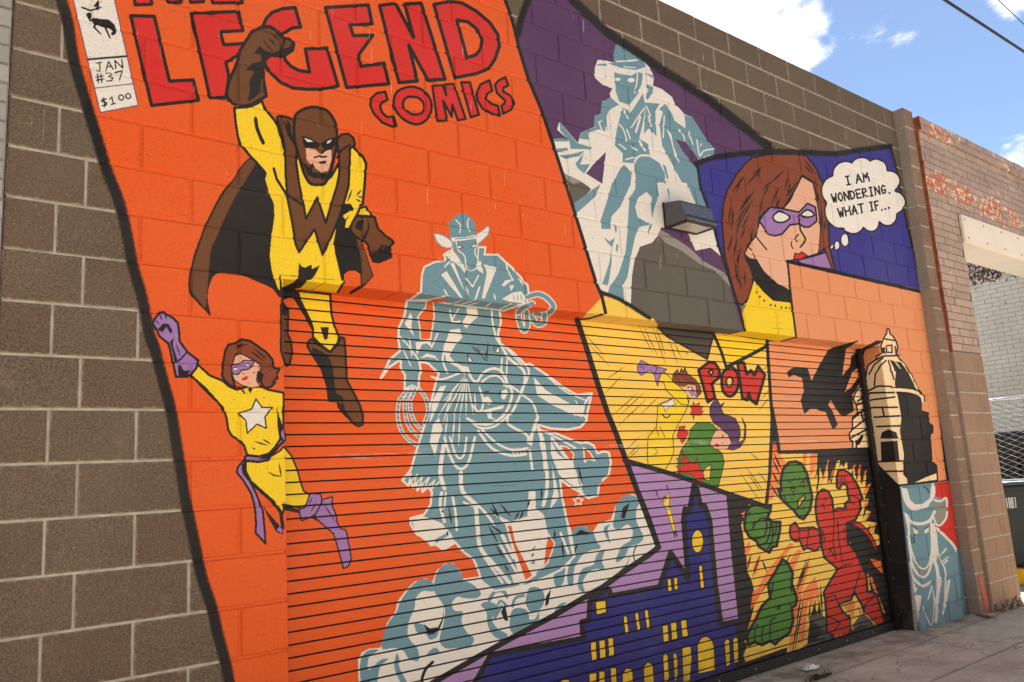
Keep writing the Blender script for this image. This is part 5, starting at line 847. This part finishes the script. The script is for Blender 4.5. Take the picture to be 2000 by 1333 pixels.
for c in range(13):
    z1 = PIERZ - c*CO*.95; z0 = max(z1 - CO*.95, G-.1)
    js = [FX0, FX0+.26, FX0+.53, PIERX] if c % 2 else [FX0, FX0+.42, PIERX-.14, PIERX]
    for i, (a, b) in enumerate(zip(js, js[1:])): units.append((a + (0 if i == 0 else .004), b - (0 if b == PIERX else .004), z0+.004, z1-.004, 0))
lay(fac, units, FY, .3, M_PIER, 'pier_block', 300, .0015)
lay(fac, [(OP1+.005, FX1, PIERZ-(c+1)*CO, PIERZ-c*CO-.008, 0) for c in range(12)], FY, .3, M_PIER, 'end_block', 0)
m = MB(); m.box(FX0+.004, OP0-.004, FY+.006, FY+.30, PIERZ+.002, LZ1); m.box(FX0+.004, FX1-.01, FY+.006, FY+.30, LZ1, FZT-.006); m.box(OP1+.01, FX1-.01, FY+.006, FY+.29, G-.1, LZ1)
m.obj('mortar', M_JOINTD, fac)
MB().box(FX0+.004, PIERX-.004, FY+.005, FY+.294, G-.1, PIERZ+.001).obj('mortar', M_MORT2, fac)
lt = MB().bbox(OP0-.03, OP1+.1, FY-.032, FY-.004, LZ0, LZ1, .003).obj('lintel_plate', M_CREAM, fac)
MB().box(OP0+.004, OP1, FY-.003, FY+.36, LZ0+.004, LZ0+.016).obj('lintel_soffit', M_GREYP, fac)
MB().box(OP0+.004, OP1, FY+.303, FY+.36, LZ0+.017, LZ1).obj('lintel_back', M_GREYP, fac)
lb = MB().tube([(0,-.006,0),(0,.0,0)], .011, 10).me('bolt', M_BOLT)
for k in range(10):
    link('bolt', lb, lt, (OP0+.03+k*.46, FY-.032, LZ1-.05)); link('bolt', lb, lt, (OP0+.06+k*.46, FY-.032, LZ0+.05))

# ------------------------------------------------------------------ yard seen through the bay
WX = 14.5
ww = thing('white_brick_wall', 'white painted brick side wall seen through the open bay', 'wall', (WX,.2,G))
m = MB(); z = 0; r = 0
while z < 5.4:
    y = .02 + (r % 2)*.11
    while y < 6.5:
        m.box(-.012 + RND.uniform(-.003,.003), .02, y+.004, y+.218, z+.004, z+.073); y += .222
    z += .077; r += 1
tag(m.obj('brick', M_WHITEB, ww), kind='stuff'); MB().box(-.006, .25, .0, 6.6, -.1, 5.42).obj('mortar', M_JOINTW, ww)

fx = 9.92
fe = thing('chain_link_fence', 'galvanised chain link fence with top rail behind the rubbish bin', 'fence', (fx,0,G))
RAILZ = .27-G
MB().tube([(0,-.25,RAILZ),(0,1.5,RAILZ),(0,3.6,RAILZ)], .021, 10).obj('top_rail', M_GALV, fe, True)
MB().bbox(-.05, .06, .10, .24, .0, RAILZ+.14, .006).obj('post', plain('weathered_grey_post', (150,142,130), .8), fe)
MB().tube([(0,3.5,0),(0,3.5,RAILZ+.04)], .03, 10).obj('post', M_GALV, fe, True)
m = MB(); pt = .034; k = 0; y = -.2
while y < 3.5:
    pts = []; zz = .05; s_ = 0
    while zz < RAILZ + .05:
        pts.append((.004 if s_ % 2 else -.004, y + (pt if (s_ + k) % 2 else -pt)*1.03, zz)); zz += .034; s_ += 1
    m.tube(pts, .0019, 4, False); y += pt*2; k += 1
tag(m.obj('wire_mesh', M_WIRE, fe), kind='stuff')
dm = thing('dumpster', 'dark steel dumpster behind the chain link fence', 'dumpster', (10.45,.25,G))
m = MB().prism([(0,.05),(-.12,1.35),(-.16,1.42),(-.16,1.62),(.5,1.62),(.5,.05)], 1, 0, 2.2); body = m.obj('body', M_DUMP, dm)
for yy in (.35,.95,1.55,2.1): MB().prism([(-.005,.1),(-.135,1.35),(-.165,1.35),(-.04,.1)], 1, yy, yy+.07).obj('rib', M_DUMP, dm)
MB().bbox(-.18, .5, -.02, 2.22, 1.622, 1.66, .006).obj('lid', M_BLACK, dm)

bn_ = thing('rubbish_bin', 'dark green wheeled rubbish bin with stencilled number standing by the pier', 'bin', (9.56,.36,G)); bn_.rotation_euler = (0,0,math.radians(-67))
def tapered(b0, b1, z0, z1):
    (xa,xb,ya,yb), (xc,xd,yc,yd) = b0, b1
    return [(xa,ya,z0),(xb,ya,z0),(xb,yb,z0),(xa,yb,z0),(xc,yc,z1),(xd,yc,z1),(xd,yd,z1),(xc,yd,z1)]
BOXF = [[0,3,2,1],[4,5,6,7],[0,1,5,4],[1,2,6,5],[2,3,7,6],[3,0,4,7]]
def bevelled(verts, faces, off, name, mat, parent):
    me = mesh(name, verts, faces, mat); bm = bmesh.new(); bm.from_mesh(me); bmesh.ops.recalc_face_normals(bm, faces=bm.faces[:]); bmesh.ops.bevel(bm, geom=bm.edges[:], offset=off, segments=3, affect='EDGES'); bm.to_mesh(me); bm.free(); return link(name, me, parent)
bevelled(tapered((-.24,.24,-.24,.26), (-.30,.30,-.32,.34), .15, 1.02), BOXF, .03, 'body', M_BIN, bn_)
bevelled(tapered((-.325,.325,-.345,.36), (-.325,.325,-.345,.36), .985, 1.035), BOXF, .01, 'rim', M_BIN, bn_)
lid = bevelled(tapered((-.33,.33,-.37,.37), (-.29,.29,-.32,.34), 1.036, 1.10), BOXF, .02, 'lid', M_BIN, bn_)
MB().tube([(-.28,.40,1.03),(.28,.40,1.03)], .016, 8).obj('handle', M_BIN, bn_, True)
MB().tube([(-.3,.24,.13),(.3,.24,.13)], .014, 8).obj('axle', M_GALV, bn_, True)
for sx in (-.31,.31):
    w_ = MB().tube([(sx-.03,.24,.13),(sx+.03,.24,.13)], .128, 20).obj('wheel', M_TYRE, bn_, True); MB().tube([(sx-.034,.24,.13),(sx+.034,.24,.13)], .06, 14).obj('hub', M_BIN, w_, True)
mt = MB()
SEG = {'1': [[(.5,0),(.5,1)]], '8': [[(.1,0),(.1,1)],[(.9,0),(.9,1)],[(.1,.0),(.9,0)],[(.1,.5),(.9,.5)],[(.1,1),(.9,1)]], '7': [[(.1,1),(.9,1)],[(.9,1),(.55,0)]]}
def fy(z): return -.24 - .08*(z-.15)/.87 - .003
for i, ch_ in enumerate('1887'):
    for (a0,b0),(a1,b1) in SEG[ch_]:
        xa, xb, za, zb = -.16+i*.026+a0*.018, -.16+i*.026+a1*.018, .80+b0*.11, .80+b1*.11
        if abs(za-zb) < .01: q = [(xa,za-.004),(xb,za-.004),(xb,za+.004),(xa,za+.004)]
        else: q = [(xa-.004,za),(xa+.004,za),(xb+.004,zb),(xb-.004,zb)]
        mt.add([(u, fy(w), w) for u, w in q], [[0,1,2,3]])
mt.obj('number', M_BINT, bn_)
cu_ = thing('parking_curb', 'yellow painted concrete parking curb in front of the bin', 'curb', (9.16,.40,G))
bevelled(tapered((-.09,.09,-.85,.75), (-.06,.06,-.82,.72), 0, .155), BOXF, .012, 'body', M_YEL, cu_)

# ------------------------------------------------------------------ grey brick wall on the other side
gb = thing('grey_brick_wall', 'pale grey painted brick wall adjoining the bare left end of the mural wall', 'wall', (0,0,0))
units = []; r = 0; z = G-.1
while z < 3.3:
    x = XL - .004; off = (r % 2)*.105; k = 0
    while x > -6:
        ln = .21 if k or not off else off; units.append((x-ln+.005, x-(0 if k == 0 else .005) - (RND.uniform(0,.006) if k == 0 else 0), z+.005, z+.0735, RND.uniform(-.003,.003))); x -= ln; k += 1
    z += .0785; r += 1
lay(gb, units, -.012, .15, M_BRICKG, 'brick', 120, .001, .004)
MB().box(-6, XL-.004, -.003, .2, G-.1, 3.28).obj('mortar', M_JOINTG, gb)

# ------------------------------------------------------------------ overhead cables
def cable(name, label, p, q, r, sag, ext0, ext1):
    p, q = Vector(p), Vector(q); d = (q-p); a = p - d*ext0; b = q + d*ext1; pts = []
    n = 60
    for i in range(n+1):
        t = i/n; v = a.lerp(b, t); s0 = (ext0)/(1+ext0+ext1); f = 4*t*(1-t); v.z += sag*(4*s0*(1-s0) - f); pts.append(v - a)
    o = MB().tube(pts, r, 8).obj(name, M_CABLE, None, True); o.location = a; tag(o, label, 'cable', None)
cable('overhead_cable', 'thick black overhead cable crossing the sky', (10.845,.736,6.0), (13.552,.678,6.0), .021, .12, 5, 6)
cable('overhead_cable', 'thin black overhead wire beyond the thick cable', (11.53,.29,6.0), (12.61,.343,6.0), .007, .10, 14, 16)

# ------------------------------------------------------------------ unseen building added behind the camera to bounce sunlight onto the shaded mural
OY = -9.5
op = thing('bounce_building', 'unseen cream stucco building added across the alley to bounce sunlight onto the mural', 'building', (0,OY,G))
M_STUC = plain('cream_stucco', (230,220,204), .9, 0, .1, 3, .2, .004, 60); M_WIN = plain('dark_glass', (40,44,48), .12, 0, .2, 3, .5); M_TRIM = plain('brown_trim', (110,82,60), .6)
xs = [-16,-12,-7,-3.2,1.5,5.2,10,13.8,18.5,24]; m = MB()
m.box(-16,24,-6,0,0,1.0); m.box(-16,24,-6,0,2.6,6.2)
for i in range(0,len(xs)-1,2): m.box(xs[i],xs[i+1],-6,0,1.0,2.6)
m.obj('wall', M_STUC, op)
for i in range(1,len(xs)-1,2):
    a, b = xs[i], xs[i+1]; w0 = MB(); w0.box(a,b,-.12,-.04,1.0,1.08); w0.box(a,b,-.12,-.04,2.52,2.6); w0.box(a,a+.08,-.12,-.04,1.08,2.52); w0.box(b-.08,b,-.12,-.04,1.08,2.52); w0.box((a+b)/2-.03,(a+b)/2+.03,-.12,-.05,1.08,2.52)
    fr_ = w0.obj('window', M_TRIM, op); MB().box(a+.08,b-.08,-.1,-.09,1.08,2.52).obj('pane', M_WIN, fr_)
MB().box(-16.1,24.1,-6.1,.1,6.2,6.35).obj('coping', M_TRIM, op)

# ------------------------------------------------------------------ small things on the ground
def chunk(r, rr):
    bm = bmesh.new(); bmesh.ops.create_icosphere(bm, subdivisions=1, radius=r)
    for v in bm.verts: v.co = Vector((v.co.x*rr.uniform(.7,1.3), v.co.y*rr.uniform(.7,1.3), v.co.z*rr.uniform(.45,.9)))
    bm.verts.index_update(); o = ([v.co.copy() for v in bm.verts], [[v.index for v in f.verts] for f in bm.faces]); bm.free(); return o
rr = random.Random(3); m = MB()
for k in range(150):
    r = rr.uniform(.005,.022); v, f = chunk(r, rr); x = rr.uniform(FX0+.01, PIERX-.1); y = FY - abs(rr.gauss(.0,.028)); zz = G + max(0, rr.uniform(0,.075)*(1 - abs(y-FY)/.09)); m.add([q + Vector((x,y,zz)) for q in v], f)
tag(m.obj('rubble', M_STONE), 'crumbled mortar rubble along the foot of the block pier', 'rubble', None, 'stuff')
m = MB()
for k in range(260):
    r = .0012 + .0045*rr.random()**3; v, f = chunk(r, rr)
    if k < 240: x = rr.uniform(4.2,7.4); y = -abs(rr.gauss(0,.16)) - .005 if x > DX1 else rr.uniform(-.6,.15)
    else: x = rr.uniform(3.5,8.0); y = rr.uniform(-1.6,0) if x > 6.2 else rr.uniform(-1.6,-.1)
    m.add([q + Vector((x,y,G+r*.4)) for q in v], f)
tag(m.obj('grit', M_PEB), 'loose grit and pebbles scattered on the concrete', 'grit', None, 'stuff')
def onground(x, y): return Vector(pix_to_plane([(x,y)], 2, G)[0])
c = onground(1584,1308); sc = thing('plastic_scrap', 'scrap of crumpled white plastic lying near the door sill', 'litter', tuple(c))
bm = bmesh.new(); bmesh.ops.create_grid(bm, x_segments=9, y_segments=7, size=.5); rr = random.Random(8)
for v in bm.verts: x, y = v.co.x, v.co.y; v.co = (x*.16*(1-.5*y*y) + rr.uniform(-.006,.006), y*.075 + rr.uniform(-.006,.006), .006 + .028*max(0,1-5*(x*x+y*y)) + abs(rr.gauss(0,.006)))
me = bpy.data.meshes.new('film'); bm.to_mesh(me); bm.free(); me.materials.append(M_PLAST); link('film', me, sc)
c = onground(1552,1318); wd = thing('weed', 'small tuft of weeds growing in the pavement joint', 'weed', (c.x, -.2, G)); m = MB(); rr = random.Random(4)
for k in range(90):
    a = rr.uniform(0,6.28); l = rr.uniform(.015,.05); bx, by = rr.gauss(0,.05), rr.gauss(0,.012); w_ = rr.uniform(.0025,.005); dx, dy = math.cos(a), math.sin(a)
    m.add([(bx-dy*w_,by+dx*w_,0),(bx+dy*w_,by-dx*w_,0),(bx+dx*l*.6+dy*w_*.8,by+dy*l*.6-dx*w_*.8,l*.5),(bx+dx*l,by+dy*l,l*.55),(bx+dx*l*.6-dy*w_*.8,by+dy*l*.6+dx*w_*.8,l*.5)], [[0,1,2,3,4]])
tag(m.obj('leaves', M_LEAF, wd), kind='stuff')
pts = [(1904,1199),(1912,1197),(1922,1203),(1934,1205),(1948,1207),(1936,1208.5),(1924,1208),(1914,1206),(1908,1203)]
w_ = [onground(*q) for q in pts]; o = MB().add([(q.x,q.y,G+.005) for q in w_], [list(range(len(w_)))]).obj('paint_spill', M_SPILL); tag(o, 'dried red paint spill on the concrete at the foot of the pilaster', 'paint spill')
